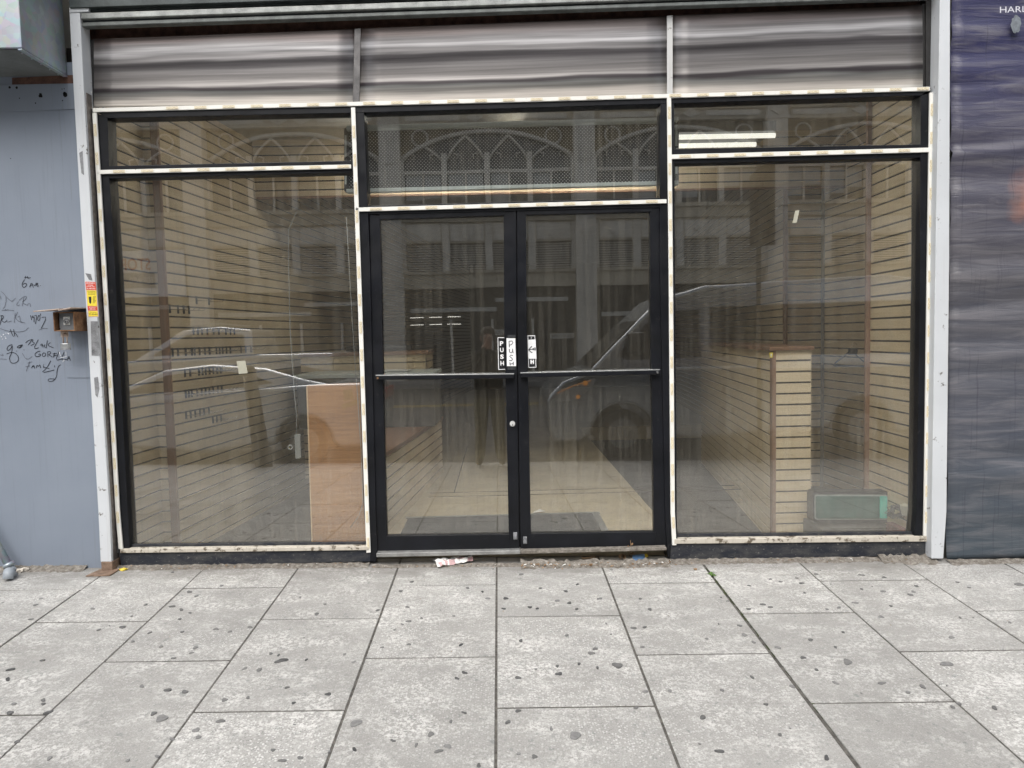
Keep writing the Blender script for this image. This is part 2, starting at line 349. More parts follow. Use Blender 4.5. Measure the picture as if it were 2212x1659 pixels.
def mk_banner():
    n = NT('navy mesh banner')
    s = n.n('ShaderNodeSeparateXYZ'); n.l(n.tc.outputs['Object'], s.inputs[0])
    f = n.noise(1, 6, n.mapping((2.2, 2.2, 21)), .65, .6); big = n.noise(1.2, 4, n.mapping((.8, 1, 1)))
    zz = n.math('ADD', s.outputs[2], n.math('MULTIPLY', n.math('SUBTRACT', big, .5), .9))
    mr = n.n('ShaderNodeMapRange'); n.l(zz, mr.inputs[0]); mr.inputs[1].default_value = 0; mr.inputs[2].default_value = 3.5
    c = n.ramp(mr.outputs[0], [(.03, (.055,.07,.085)), (.25, (.075,.08,.1)), (.5, (.08,.078,.09)), (.72, (.06,.058,.09)), (.88, (.03,.03,.085))])
    c = n.mix(n.ramp(f, [(.45, 0), (.7, .55)]), c, (.2,.19,.2)); c = n.mix(n.ramp(f, [(.28, .5), (.42, 0)]), c, (.035,.04,.06))
    blot = n.noise(1.7, 3, n.mapping((1, 1, 1))); c = n.mix(n.ramp(blot, [(.64, 0), (.76, .3)]), c, (.07,.17,.17))
    oc = P(2262, 420, -.09) - P(2130, 1207, -.06); vm = n.n('ShaderNodeVectorMath', operation='DISTANCE'); n.l(n.tc.outputs['Object'], vm.inputs[0]); vm.inputs[1].default_value = oc
    dd = n.math('ADD', vm.outputs['Value'], n.math('MULTIPLY', n.math('SUBTRACT', n.noise(7, 5), .5), .25)); c = n.mix(n.ramp(dd, [(.05, .8), (.24, 0)]), c, (.42,.19,.12))
    gm = n.noise(1, 3, n.mapping((60, 1, 1.5)), .5); c = n.mix(n.ramp(gm, [(.6, 0), (.7, .35)]), c, (.02,.022,.04))
    return n.bsdf(c, .4, 0, .5, n.math('ADD', f, n.math('MULTIPLY', n.noise(300, 1), .1)), .35, .02)
M['banner'] = mk_banner()
M['orange'] = (lambda n: n.bsdf(n.ramp(n.noise(9, 5), [(.3, (.22,.08,.05)), (.7, (.55,.25,.15))]), .5))(NT('orange print'))
M['bannertext'] = simple('banner lettering', (.6,.6,.65), .5)
M['bannerpale'] = simple('banner pale print', (.16,.18,.2), .5, 0, .3, 40)
# street side
M['terra'] = (lambda n: n.bsdf(n.mix(n.ramp(n.noise(3, 6), [(.5, 0), (.75, .4)]), n.ramp(n.noise(.6, 5), [(.3, (.52,.47,.38)), (.7, (.62,.57,.47))]), (.22,.19,.15)), .8))(NT('tan terracotta'))
M['terralight'] = simple('pale terracotta', (.74,.71,.65), .8, 0, .12, 1.5)
M['bronze'] = simple('ochre ornament panel', (.22,.17,.09), .7, 0, .3, 2)
M['farglass'] = (lambda n: n.bsdf(n.ramp(n.noise(.7, 4), [(.3, (.02,.024,.028)), (.7, (.06,.065,.07))]), .15, 0, .5))(NT('dark window glass'))
M['blind'] = simple('window blind', (.4,.43,.45), .8, 0, .05, 2)
M['darkshop'] = simple('dark shop front', (.035,.033,.03), .5, 0, .3, 1.5)
M['awning'] = simple('pale ledge', (.6,.6,.57), .7, 0, .1, 2)
M['signred'] = simple('red letter paint', (.5,.1,.06), .6)
M['greytext'] = simple('grey letter paint', (.25,.25,.26), .6)
M['silver'] = (lambda n: n.bsdf((.55,.57,.59), .18, .55, .5))(NT('silver car paint'))
M['whitepaint'] = (lambda n: n.bsdf((.55,.56,.57), .18, .75, .5))(NT('pale car paint'))
M['vanpaint'] = (lambda n: n.bsdf((.42,.44,.46), .2, .75, .5))(NT('grey van paint'))
M['carglass'] = (lambda n: n.bsdf((.012,.013,.015), .06, 0, .6))(NT('dark car glass'))
M['tyre'] = simple('tyre rubber', (.018,.018,.018), .85)
M['headlamp'] = (lambda n: n.bsdf((.5,.5,.5), .12, .3, .5))(NT('headlamp cover'))
M['amber'] = (lambda n: n.bsdf((.8,.3,.05), .3, 0, .5, emit=(1,.42,.1), es=.35))(NT('lit amber lamp'))
M['redlamp'] = (lambda n: n.bsdf((.4,.02,.02), .2))(NT('red lamp'))
M['poledark'] = simple('dark pole steel', (.05,.05,.048), .6, .4, .2, 8)
M['signback'] = simple('sign back', (.09,.09,.085), .6, .3, .2, 5)
M['leafdry'] = simple('dry leaf', (.24,.15,.08), .8, 0, .3, 50)
M['leafgreen'] = simple('weed leaf', (.1,.19,.04), .7, 0, .3, 50)
M['yellowwrap'] = simple('yellow wrapper', (.72,.55,.06), .5, 0, .1, 40)
M['bluecard'] = simple('blue card', (.13,.25,.45), .6, 0, .15, 40)
M['cardboard'] = simple('brown card', (.3,.2,.12), .9, 0, .2, 30)
M['skin'] = simple('skin', (.45,.27,.2), .55, 0, .06, 8)
M['jacket'] = simple('dark jacket', (.03,.026,.022), .85, 0, .3, 12)
M['trousers'] = simple('olive trousers', (.14,.12,.06), .9, 0, .2, 12)
M['shoe'] = simple('brown shoe', (.06,.045,.03), .7)
M['hair'] = simple('brown hair', (.05,.035,.025), .8)
M['pinkcoat'] = simple('pink jacket', (.4,.12,.2), .85, 0, .2, 12)
M['navy'] = simple('navy trousers', (.03,.035,.055), .9, 0, .2, 12)
def mk_glass(name, f0=.06, dust=.05, seed=0.0):
    n = NT(name)
    lw = n.n('ShaderNodeLayerWeight'); lw.inputs['Blend'].default_value = .5
    fac = n.math('ADD', n.math('MULTIPLY', n.math('POWER', lw.outputs['Facing'], 5), 1 - f0), f0)
    tr = n.n('ShaderNodeBsdfTransparent'); tr.inputs[0].default_value = (.95,.955,.945,1)
    gl = n.n('ShaderNodeBsdfGlossy'); gl.inputs['Roughness'].default_value = .0; gl.inputs['Color'].default_value = (1,1,1,1)
    wv = n.noise(1.0, 2); bp = n.n('ShaderNodeBump'); bp.inputs['Strength'].default_value = .035; bp.inputs['Distance'].default_value = .02
    n.l(wv, bp.inputs['Height']); n.l(bp.outputs[0], gl.inputs['Normal'])
    mx = n.n('ShaderNodeMixShader'); n.l(fac, mx.inputs[0]); n.l(tr.outputs[0], mx.inputs[1]); n.l(gl.outputs[0], mx.inputs[2])
    df = n.n('ShaderNodeBsdfDiffuse'); df.inputs['Color'].default_value = (.52,.48,.4,1)
    st = n.noise(1, 6, n.mapping((34, 1, .9)), .7); sp = n.noise(95, 6, rough=.8); pt = n.noise(2.1, 4, rough=.6)
    sx = n.n('ShaderNodeSeparateXYZ'); n.l(n.tc.outputs['Object'], sx.inputs[0])
    low = n.n('ShaderNodeMapRange'); n.l(sx.outputs[2], low.inputs[0]); low.inputs[1].default_value = .0; low.inputs[2].default_value = 1.1; low.inputs[3].default_value = 1.6; low.inputs[4].default_value = .7
    d = n.math('ADD', n.math('MULTIPLY', n.ramp(st, [(.45, 0), (.75, 1)]), .7), n.math('MULTIPLY', n.ramp(sp, [(.55, 0), (.72, 1)]), 1.0))
    sc = n.noise(1, 5, n.mapping((7, 1, 75), (0, .75, 0)), .8, .6); d = n.math('ADD', d, n.math('MULTIPLY', n.ramp(sc, [(.62, 0), (.7, 1)]), 1.2))
    d = n.math('MULTIPLY', d, n.ramp(pt, [(.3, .3), (.65, 1.2)]))
    d = n.math('MULTIPLY', n.math('ADD', d, .25), dust)
    d = n.math('MULTIPLY', d, low.outputs[0], True)
    m2 = n.n('ShaderNodeMixShader'); n.l(d, m2.inputs[0]); n.l(mx.outputs[0], m2.inputs[1]); n.l(df.outputs[0], m2.inputs[2])
    n.l(m2.outputs[0], n.out.inputs[0]); return n.m
M['glass'] = mk_glass('dusty window glass', .125, .115)
M['doorglass'] = mk_glass('dusty door glass', .11, .1)

def lin(a, b, t): return Vector(a).lerp(Vector(b), t)
def strip_poly(pts, w):
    """px polygon of a band of width w (px) centred on a px polyline"""
    L, Rr = [], []
    for i, p in enumerate(pts):
        a = Vector(pts[max(i-1, 0)]); b = Vector(pts[min(i+1, len(pts)-1)]); d = (b - a).normalized(); n = Vector((-d.y, d.x)) * (w / 2)
        L.append(tuple(Vector(p) + n)); Rr.append(tuple(Vector(p) - n))
    return L + Rr[::-1]

# ================================================================== GROUND
XS = [-2.372, -1.807, -1.241, -.640, -.046, .589, 1.207, 1.795, 2.42]
cols = [(XS[i], XS[i+1], i) for i in range(8)]
x = XS[0]; i = -1
while x > -12: cols.append((x - .605, x, i)); x -= .605; i -= 1
x = XS[-1]; i = 8
while x < 14: cols.append((x, x + .605, i)); x += .605; i += 1
KERB_Y = -5.2
sb = MB(); tones = []
for x0, x1, k in cols:
    ys = [.06] + ([-.39] if k % 2 else []) 
    y = -.39 if k % 2 else -.81
    ys = [.06]
    while y > KERB_Y + .2: ys.append(y); y -= .84
    ys.append(KERB_Y + .16)
    gw = .006 if k in (-1, 0, 1) else .0075
    gl = {6: .0125}.get(k, gw); gr = {5: .0125}.get(k, gw)
    for ya, yb in zip(ys[:-1], ys[1:]):
        xa, xb, y1, y0 = x0 + gl * .7, x1 - gr * .7, ya - .0065, yb + .0065
        t1, t2 = R.uniform(-.0012, .0012), R.uniform(-.001, .001)
        top = [Vector((xx, yy, gz(xx, yy) + t1 + t2 * (1 if xx > x0 + .3 else -1))) for xx, yy in ((xa, y0), (xb, y0), (xb, y1), (xa, y1))]
        n0 = len(sb.f); sb.prism(top, (0, 0, -.03)); tones += [R.uniform(0, 1)] * (len(sb.f) - n0)
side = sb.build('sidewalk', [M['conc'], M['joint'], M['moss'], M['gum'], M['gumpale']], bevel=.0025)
tag(side, 'pale worn concrete pavement of staggered slabs spotted with old gum', None, None, 'structure')
at = side.data.attributes.new('tone', 'FLOAT', 'FACE'); at.data.foreach_set('value', tones)
jb = MB()
a, b = -12.5, 14.5
jb.quad((a, KERB_Y+.16, gz(a, KERB_Y+.16) - .0045), (b, KERB_Y+.16, gz(b, KERB_Y+.16) - .0045), (b, .07, gz(b, .07) - .0045), (a, .07, gz(a, .07) - .0045))
mx = 1.207
for q in range(60):
    y = -.18 - q * .035; r_ = R.random()
    if r_ < .75 and y > -3.2:
        c = Vector((mx - .0092 * y + R.uniform(-.004, .004), y, gz(mx, y) - .0015)); ln = R.uniform(.015, .04)
        jb.prism([c + Vector((-.006, -ln, -.003)), c + Vector((.006, -ln * .7, -.003)), c + Vector((.005, ln * .8, -.002)), c + Vector((-.006, ln, -.002))], (0, 0, -.003), 1)
jo = jb.build('joint_bed', [M['joint'], M['moss']]); tag(jo, None, None, None, 'structure')
# gum
Z7 = "230,605 265,563f 200,698 600,628 640,765 795,747 1117,612 1175,633 1400,760 1620,748 1490,776 275,963 70,1022 50,1085 1043,873 1240,914 1125,948 280,1220 280,1245s 90,1245f 65,1302 315,1300 1088,1155 1198,1166 995,1307 1048,1338fL 1755,920 1805,930s 1825,965L 1585,1017 1680,1025 1455,1220 1607,1205 1902,1240 1430,1357 1285,1462 2052,663 2127,1183 1118,390 112,1490 1770,1545s 1830,1613 1945,1595 320,1598f 920,1130f 1860,1140 1227,518 1272,545f 1180,778s 970,782f 860,840s 1165,694s 945,602s 1435,480f 1270,1415f 2105,598f 1985,960s 1265,880f"
Z8 = "458,454 385,515 818,494 915,518 428,618 235,638 438,710 265,880 438,860 775,863 1165,404 1290,494 1455,514 1530,469 1478,590 1525,630 1065,560 1675,562 1222,617 1460,800 1163,835 1645,887 1620,916 1790,995L 1410,1050 1145,1290 1080,1363 797,1043 748,1080 797,1303 335,1484 580,1442 630,1552 890,1645 1895,753 1965,748 1360,1405f 485,1512 95,1370fL 20,925f 80,975f 1937,563 2000,632 1910,1270s 1252,1587 1400,1000s 1540,985s 1660,1010s 1145,1075 520,690s 395,730s 345,765s 950,562f 1400,575f 1270,626s 710,1360s 1515,1450fL 690,1520f"
Z9 = "568,437 635,453 770,463 790,525 1158,410 1160,500 1305,425 1515,480 1495,517f 1475,537 520,600 568,618 428,630 935,632 1012,622 370,737 460,845f 617,880f 780,945 867,1024 1068,973L 828,830 990,1110f 1290,1110 1555,1133 1710,985fL 450,1072 710,1132f 130,1332 240,1552 932,1595 2180,470L 2120,717f 1742,813f 1790,1243 2020,1270 1460,1170f 540,1248s 865,404 740,430s 430,478s 1780,455s 1857,490s 1120,590f 400,797f 1040,780s 1350,610s 1797,685s 255,1157s 1285,680f 1300,515f 630,1445s 990,877s"
gb = MB()
def gum_at(c, r, mi):
    n = 14; ph = R.uniform(0, 6); k1, k2 = R.uniform(.08, .3), R.uniform(.06, .2); st = R.uniform(.8, 1.35); a0 = R.uniform(0, 3.14)
    top, bot = [], []
    for j in range(n):
        a = 2 * math.pi * j / n; rr = r * (1 + k1 * math.sin(2 * a + ph) + k2 * math.sin(3 * a + 2 * ph))
        u, v = rr * math.cos(a) * st, rr * math.sin(a) / st
        xx, yy = c.x + u * math.cos(a0) - v * math.sin(a0), c.y + u * math.sin(a0) + v * math.cos(a0)
        top.append(Vector((xx, yy, gz(xx, yy) + .0028)))
    gb.prism(top, (0, 0, -.006), mi)
for s, ox in ((Z7, 0), (Z8, 737.3), (Z9, 1474.7)):
    for tok in s.split():
        fl = ''.join(ch for ch in tok if ch.isalpha()); zx, zy = [float(q) for q in tok.rstrip('fsL').split(',')]
        c = G(zx / 3 + ox, zy / 3 + 1106); r = R.uniform(.008, .0135)
        if 's' in fl: r = .008
        if 'L' in fl: r = .022
        gum_at(c, r, 1 if 'f' in fl else 0)
for q in range(230):
    c = Vector((R.uniform(-4, 4.5), R.uniform(-4.9, -.15), 0)); gum_at(c, R.choice([.003, .004, .005, .007, .009]), R.choice([0, 1, 1]))
go = gb.build('gum_spots', [M['gum'], M['gumpale']]); tag(go, 'dark flattened gum spots trodden into the pale pavement slabs', 'gum', None, 'stuff')
# kerb, road, far pavement, ground
kb = MB()
kb.prism([(-30, KERB_Y, gz(-30, KERB_Y)), (30, KERB_Y, gz(30, KERB_Y)), (30, KERB_Y+.155, gz(30, KERB_Y+.155)), (-30, KERB_Y+.155, gz(-30, KERB_Y+.155))], (0, 0, -.6))
for z, kk in ((0, 0),): pass
tag(kb.build('kerb', M['kerb'], bevel=.012), 'pale stone kerb along the near pavement', None, None, 'structure')
RZ = -.43
rb = MB(); nx = 24
def road_z(y): u = (y + 13.4) / 8.2; return RZ + .14 * (1 - u * u)
ysr = [KERB_Y + .01 - i * 16.4 / nx for i in range(nx + 1)]
for i in range(nx):
    rb.quad((-80, ysr[i], road_z(ysr[i])), (80, ysr[i], road_z(ysr[i])), (80, ysr[i+1], road_z(ysr[i+1])), (-80, ysr[i+1], road_z(ysr[i+1])))
ro = rb.build('road', M['asphalt']); tag(ro, 'grey asphalt street in front of the shop', None, None, 'structure')
yl = MB()
for y in (-13.2, -13.5): yl.box(-80, 80, y - .055, y + .055, road_z(y) - .01, road_z(y) + .006)
tag(yl.build('road_marking', M['yellowline']), 'double yellow centre line on the street', None, None, 'structure')
fs = MB(); fs.box(-80, 80, -24.3, -21.6, -.9, -.28); tag(fs.build('far_pavement', M['kerb']), 'pavement on the far side of the street', None, None, 'structure')
gr = MB(); gr.quad((-300, -300, -.95), (300, -300, -.95), (300, 300, -.95), (-300, 300, -.95)); tag(gr.build('ground', M['asphalt']), 'flat ground under the street', None, None, 'structure')
fill = MB(); fill.box(-30, -12.4, KERB_Y+.16, .05, -.9, -.22); fill.box(14.4, 30, KERB_Y+.16, .05, -.9, -.42)
tag(fill.build('pavement_beyond', M['kerb']), 'pavement continuing along the block', None, None, 'structure')

# ================================================================== STOREFRONT
SF = thing('storefront', P(1110, 1200, 0), 'black aluminium shopfront with two dusty display windows and a pair of glass doors', 'storefront')
def sf(name, mats, polys, y, t, bevel=.002, parent=SF, mi=0):
    m = MB()
    for p in polys: m.px(p, y, t, mi)
    return m.build(name, mats, parent, bevel)
sf('header_beam', M['black'], [[(197,236),(1110,213),(2012,190),(1990,206),(1427,224),(786,243),(232,255)]], -.050, .10)
sf('jamb', M['black'], [[(198,242),(232,252),(236,384),(247,553),(276,1106),(280,1186),(258,1200),(243,1106),(213,553)]], -.046, .10)
sf('mullion', M['black'], [[(757,231),(786,240),(799,553),(812,1106),(816,1194),(812,1214),(796,1212),(786,1106),(769,553)]], -.048, .11)
sf('mullion', M['black'], [[(1427,222),(1456,212),(1458,553),(1462,1106),(1464,1178),(1464,1203),(1442,1206),(1437,1106),(1425,553)]], -.048, .11)
sf('jamb', M['black'], [[(1989,206),(2020,198),(2014,553),(2005,1106),(2003,1199),(1974,1170),(1980,1106),(1988,553)]], -.046, .10)
sf('transom_bar', M['black'], [[(213,359),(764,347),(764,372),(215,386)]], -.044, .09)
sf('transom_bar', M['black'], [[(1455,322),(1990,312),(1990,340),(1456,353)]], -.044, .09)
sf('door_head', M['black'], [[(783,445),(1428,427),(1429,448),(785,463)]], -.044, .09)
sf('base_panel', M['base'], [[(257,1192),(800,1185),(800,1213),(262,1226)]], -.052, .12)
sf('base_panel', M['base'], [[(1450,1174),(2004,1168),(2003,1200),(1448,1210)]], -.052, .12)
sf('sill', M['sill'], [[(259,1186.5),(797,1180.5),(797,1188.5),(259,1195)]], -.066, .07, .003)
sf('sill', M['sill'], [[(1457,1165),(2003,1159),(2003,1170),(1457,1175)]], -.066, .07, .003)
sf('threshold', simple('scuffed threshold', (.3,.3,.29), .45, .4, .25, 18), [[(813,1195),(1124,1189),(1124,1197),(813,1204)]], -.085, .12, .003)
sf('threshold', M['dirt'], [[(1124.3,1190),(1440,1182),(1440,1189),(1124.3,1197)]], -.083, .12, .003)
for nm, q in (('window_pane', [(228,250),(766,240),(766,352),(228,364)]), ('window_pane', [(228,378),(772,366),(800,1188),(262,1192)]),
              ('window_pane', [(783,238),(1430,220),(1431,434),(783,450)]), ('window_pane', [(1452,218),(1993,203),(1993,318),(1452,328)]),
              ('window_pane', [(1452,346),(1993,334),(1985,1170),(1458,1176)])):
    sf(nm, M['glass'], [q], 0, .006, 0)
# gaskets: thin pale worn edge along the glass beads
sf('glazing_bead', M['base'], [[(278,1176),(790,1171),(790,1180),(278,1185)]], -.02, .019, .001)
sf('glazing_bead', M['base'], [[(1462,1154),(1978,1149),(1978,1159),(1462,1164)]], -.02, .019, .001)
def door(poly, glass, bar, lab):
    d = sf('door', M['black'], poly[:1], -.036, .044)
    me = MB(); [me.px(p, -.036 - .0021 * (j % 2) , .046 + .005 * (j % 2)) for j, p in enumerate(poly)]
    old = d.data; d.data = me.mesh('door', [M['black']], Vector(SF.location))
    d['label'] = lab
    sf('door_glass', M['doorglass'], [glass], -.012, .006, 0, d)
    sf('push_bar', M['black'], [bar], -.085, .05, .006, d)
    (x0, y0), (x1, y1) = bar[0], bar[1]
    e = sf('bar_cap', M['alu'], [[(x0, y0 - .6), (x1, y1 - .6), (x1, y1 + 1.2), (x0, y0 + 1.2)]], -.0872, .054, .001, d)
    return d
dl = door([[(798,462),(820,466),(823,553),(829,886),(836,1162),(836,1194),(815,1196),(811,1106)],
           [(818,461),(1090,454),(1090,465),(820,474)],
           [(1088,454),(1115,453),(1116,720),(1121,1106),(1122,1190),(1099,1191),(1099,1155),(1094,886),(1089,719)],
           [(834,1158),(1101,1154),(1101,1192),(834,1195)]],
          [(817,466),(1092,458),(1102,1160),(832,1164)], [(811,811),(1111,807.5),(1111,817.5),(811,821)], 'left door leaf with handwritten push sign and round lock')
dr = door([[(1117,453),(1136,453),(1138,720),(1142,886),(1147,1154),(1147,1189),(1125,1189),(1123,1106),(1118,720)],
           [(1134,452),(1408,445),(1408,457),(1135,464)],
           [(1404,445),(1425,444),(1426,553),(1437,1106),(1440,1182),(1413,1183),(1413,1152),(1409,886),(1406,719)],
           [(1144,1153),(1416,1149),(1416,1183),(1144,1189)]],
          [(1132,456),(1410,449),(1417,1156),(1143,1160)], [(1124,805.5),(1426,798.5),(1426,809),(1124,816)], 'right door leaf with arrow sign')
sf('door_gap_filler', M['guide'], [[(1110,454),(1122,454),(1129,1189),(1116,1190)]], .0095, .012, 0, dl)  # dark filler added behind the gap so no light slit shows
c = P(1107, 915, -.038); mb = MB(); mb.disc(c, (0, -1, 0), .0165, .012, 24); mb.disc(c + Vector((0, -.012, 0)), (0, -1, 0), .011, .003, 20)
lk = mb.build('lock_cylinder', simple('bright lock face', (.66,.66,.64), .35, .25, .06, 40), dl); mb = MB(); mb.box(c.x - .0015, c.x + .0015, c.y - .0162, c.y - .0148, c.z - .011, c.z - .002); mb.build('keyhole', M['hole'], lk)
for (a, b), d in (((1113, 1157), dl), ((1134, 1166), dr)):
    c = P(a, b, -.04); mb = MB(); mb.box(c.x - .012, c.x + .012, c.y - .014, c.y, c.z - .022, c.z + .022); mb.box(c.x - .006, c.x + .006, c.y - .024, c.y - .012, c.z - .016, c.z + .006)
    mb.build('flush_bolt', M['postbare'], d, .002)
c = P(1420, 804, -.09); mb = MB(); mb.disc(c, (0, -1, 0), .007, .005, 12); mb.build('bar_screw', M['chrome'], dr)
c = P(816, 816.5, -.088); mb = MB(); mb.disc(c, (0, -1, 0), .006, .005, 12); mb.build('bar_screw', M['rust'], dl)

# LED strips with modules
mod = MB()
mod.box(-.035, .035, -.0022, 0, -.0078, .0078, 0)
for xx in (-.033, .0315): mod.box(xx, xx + .0015, -.0032, -.0018, -.0072, .0072, 1)
for zz in (-.0072, .0060): mod.box(-.033, .033, -.0030, -.0016, zz, zz + .0012, 1)
for xx in (-.022, 0, .022):
    mod.disc((xx, -.0018, 0), (0, -1, 0), .0052, .0018, 12, 1); mod.disc((xx, -.0034, 0), (0, -1, 0), .0036, .0014, 12, 2)
for xx in (-.011, .011): mod.box(xx - .005, xx + .005, -.0029, -.0015, -.001, .001, 1)
mod.disc((.012, -.0018, .0045), (0, -1, 0), .0022, .002, 8, 1)
mod_me = mod.mesh('led_module', [M['module'], M['moduledark'], M['lens']])
def led(pts, w, phase=.05, skip=()):
    s = sf('led_strip', M['ledwhite'], [strip_poly(pts, w)], -.062, .0115, .0015)
    W = [P(a, b, -.062) for a, b in pts]; seg = [(W[i+1] - W[i]).length for i in range(len(W)-1)]; tot = sum(seg)
    d = phase; k = 0
    while d < tot - .04:
        q = d; i = 0
        while q > seg[i] and i < len(seg) - 1: q -= seg[i]; i += 1
        p = W[i].lerp(W[i+1], q / seg[i]); dr_ = (W[i+1] - W[i]).normalized()
        if k not in skip:
            o = bpy.data.objects.new('led_module', mod_me); COL.objects.link(o); o.parent = s
            o.location = p - Vector(SF.location); o.rotation_euler = (0, -math.atan2(dr_.z, dr_.x), 0)
        d += .1632; k += 1
    return s
led([(200,237.5),(1110,216),(2009,191.5)], 8.5, .46)
led([(203.5,243),(222.5,553),(253.5,1106),(260.5,1186)], 9, .1)
led([(762.5,232),(774,553),(792.5,1106),(796,1194)], 9, .14)
led([(1445.5,210),(1449,553),(1453.5,1106),(1457,1178)], 9, .09)
led([(2013.5,200),(2008.5,553),(2001,1106),(2000,1158)], 9.5, .1)
led([(209,371.5),(758,359.5)], 8.5, .13)
led([(1451,338.5),(2008,323.5)], 9.5, .08)
led([(768,452.7),(1440,434.5)], 8.5, .12)

# ================================================================== ROLLING SHUTTER (posts, guides, coil above)
RS = thing('rolling_shutter', P(1110, 5, -.1), 'raised steel roller shutter with pale painted guide posts on both sides of the shopfront', 'roller shutter')
def rs(name, mats, polys, y, t, bevel=.003, mi=0): return sf(name, mats, polys, y, t, bevel, RS, mi)
gp = rs('guide_post', M['post'], [[(149,20),(172,20),(183,233),(202,553),(237,1106),(241,1214),(217,1214),(212,1106),(179,553),(157,167)]], -.115, .1, .004)
gp['label'] = 'pale guide post with scuffed bare patch and yellow sticker'
for q in ([(196,694),(211,694),(216,768),(198,768)], [(203,816),(211,814),(214,840),(210,858),(206,853)], [(184,590),(196,592),(199,606),(192,604)], [(171,330),(178,326),(181,378),(176,374)]):
    m = MB(); m.px(q, -.1172, .002); m.build('bare_patch', M['postbare'], gp)
rs('post_foot', M['postrust'], [[(218,1214),(242,1214),(243,1232),(219,1232)]], -.122, .11)
m = MB(); a = P(219, 1233, -.122); m.prism([(a.x - .05, -.2, gz(a.x, -.2) + .001), (a.x + .09, -.2, gz(a.x, -.2) + .001), (a.x + .1, -.1, gz(a.x, -.1) + .002), (a.x - .02, -.1, gz(a.x, -.1) + .002)], (0, 0, .006)); m.build('foot_plate', M['postrust'], RS)
rs('guide_post', M['post'], [[(2031,-30),(2053,-30),(2051,553),(2045,1106),(2038,1207),(2012,1207),(2013,1106),(2021,553)]], -.115, .1, .004)
rs('guide_channel', M['guide'], [[(170,40),(186,90),(198,236),(216,553),(247,1106),(256,1219),(241,1222),(237,1106),(201,553),(182,233)]], -.03, .08, .001)
rs('guide_lip', M['guideedge'], [[(184,200),(187.5,200),(206.5,553),(241,1106),(245.5,1222),(242.5,1222),(237.5,1106),(203,553)]], -.095, .05, .001)
rs('guide_lip', M['guideedge'], [[(194,240),(196,240),(213.5,553),(244,1106),(252,1212),(250,1212),(242.5,1106),(211.5,553)]], -.06, .03, .001)
rs('guide_channel', M['guide'], [[(2000,-30),(2033,-30),(2023,553),(2015,1106),(2014,1207),(2003,1199),(2004,1106),(2013,553),(2019,200),(2000,196)]], -.03, .08, .001)
rs('guide_lip', M['guideedge'], [[(2025,190),(2028,190),(2019,553),(2011,1106),(2010,1205),(2008,1205),(2009,1106),(2017,553)]], -.09, .05, .001)
mcol = simple('dark green shutter steel', (.05,.06,.06), .4, .3, .3, 12); mlite = simple('worn shutter edge', (.27,.28,.27), .4, .4, .3, 14)
rs('shutter_housing', mcol, [[(130,-120),(2040,-170),(2040,-46),(150,17)]], -.13, .35)
for (ya, yb, yc, yd, yy, mm) in ((18, 26, -45, -37, -.10, mcol), (28, 41, -34, -21, -.115, mlite), (43, 47, -19, -16, -.09, mcol), (48, 57, -14, -6, -.1, simple('shutter bottom angle', (.13,.14,.135), .45, .3, .3, 14))):
    rs('shutter_slat', mm, [[(174,ya),(2012,yc),(2012,yd),(174,yb)]], yy, .05, .004)
rs('bracket', M['post'], [[(149,16),(191,14),(191,25),(149,27)]], -.12, .06, .004)

# ================================================================== FASCIA BAND
FA = thing('sign_fascia', P(1110, 120, 0), 'streaked grey sheet metal band in three panels above the shop windows', 'sign fascia')
def corr(q):
    (tl, tr, br, bl) = [P(a, b, -.03) for a, b in q]; m = MB(); n = 60; rr = random.Random(3)
    prof = [.0012 * math.sin(i / n * 13 + 1.0) + .0006 * math.sin(i / n * 31) for i in range(n + 1)]
    nx = 14
    def pt(ii, jj):
        t, u = ii / n, jj / nx; p = tl.lerp(bl, t).lerp(tr.lerp(br, t), u)
        return p + Vector((0, prof[ii] + .004 * math.sin(u * 2.2 + t * 3), 0))
    m.add([pt(i, j) for i in range(n + 1) for j in range(nx + 1)], [(i*(nx+1)+j, i*(nx+1)+j+1, (i+1)*(nx+1)+j+1, (i+1)*(nx+1)+j) for i in range(n) for j in range(nx)], 0, True)
    m.uvgrid = (n, nx)
    return m
for q in ([(203,84),(766,62),(762,227),(203,232)], [(779,61),(1441,34),(1441,208),(776,226)], [(1453,33),(1992,10),(1992,190),(1453,207)]):
    o = corr(q).build('fascia_panel', M['fascia'], FA, fix=False)
    uv = o.data.uv_layers.new(name='UVMap'); k_ = 0
    for pol in o.data.polygons:
        for li, vi in zip(pol.loop_indices, pol.vertices): uv.data[li].uv = ((vi % 15) / 14 + q[0][0] * .013, 1 - (vi // 15) / 60)
    md = o.modifiers.new('solid', 'SOLIDIFY'); md.thickness = .004
m = MB(); m.px([(766,62),(779,61),(776,226),(762,227)], -.036, .03); m.build('fascia_strip', simple('dull fascia strip', (.12,.115,.115), .45, .2, .25, 20), FA)
m = MB(); m.px([(1441,34),(1453,33),(1453,207),(1441,208)], -.042, .03); m.build('fascia_strip', M['fasciawhite'], FA)
m = MB(); m.px([(172,56),(2014,-6),(2014,14),(185,88)], .03, .05); m.build('rusty_lintel', M['rustbrown'], FA)
m = MB(); m.px([(186,90),(204,84),(204,234),(197,236)], -.02, .05); m.px([(1992,8),(2003,8),(2003,194),(1992,192)], -.02, .05); m.build('end_cap', M['guide'], FA)

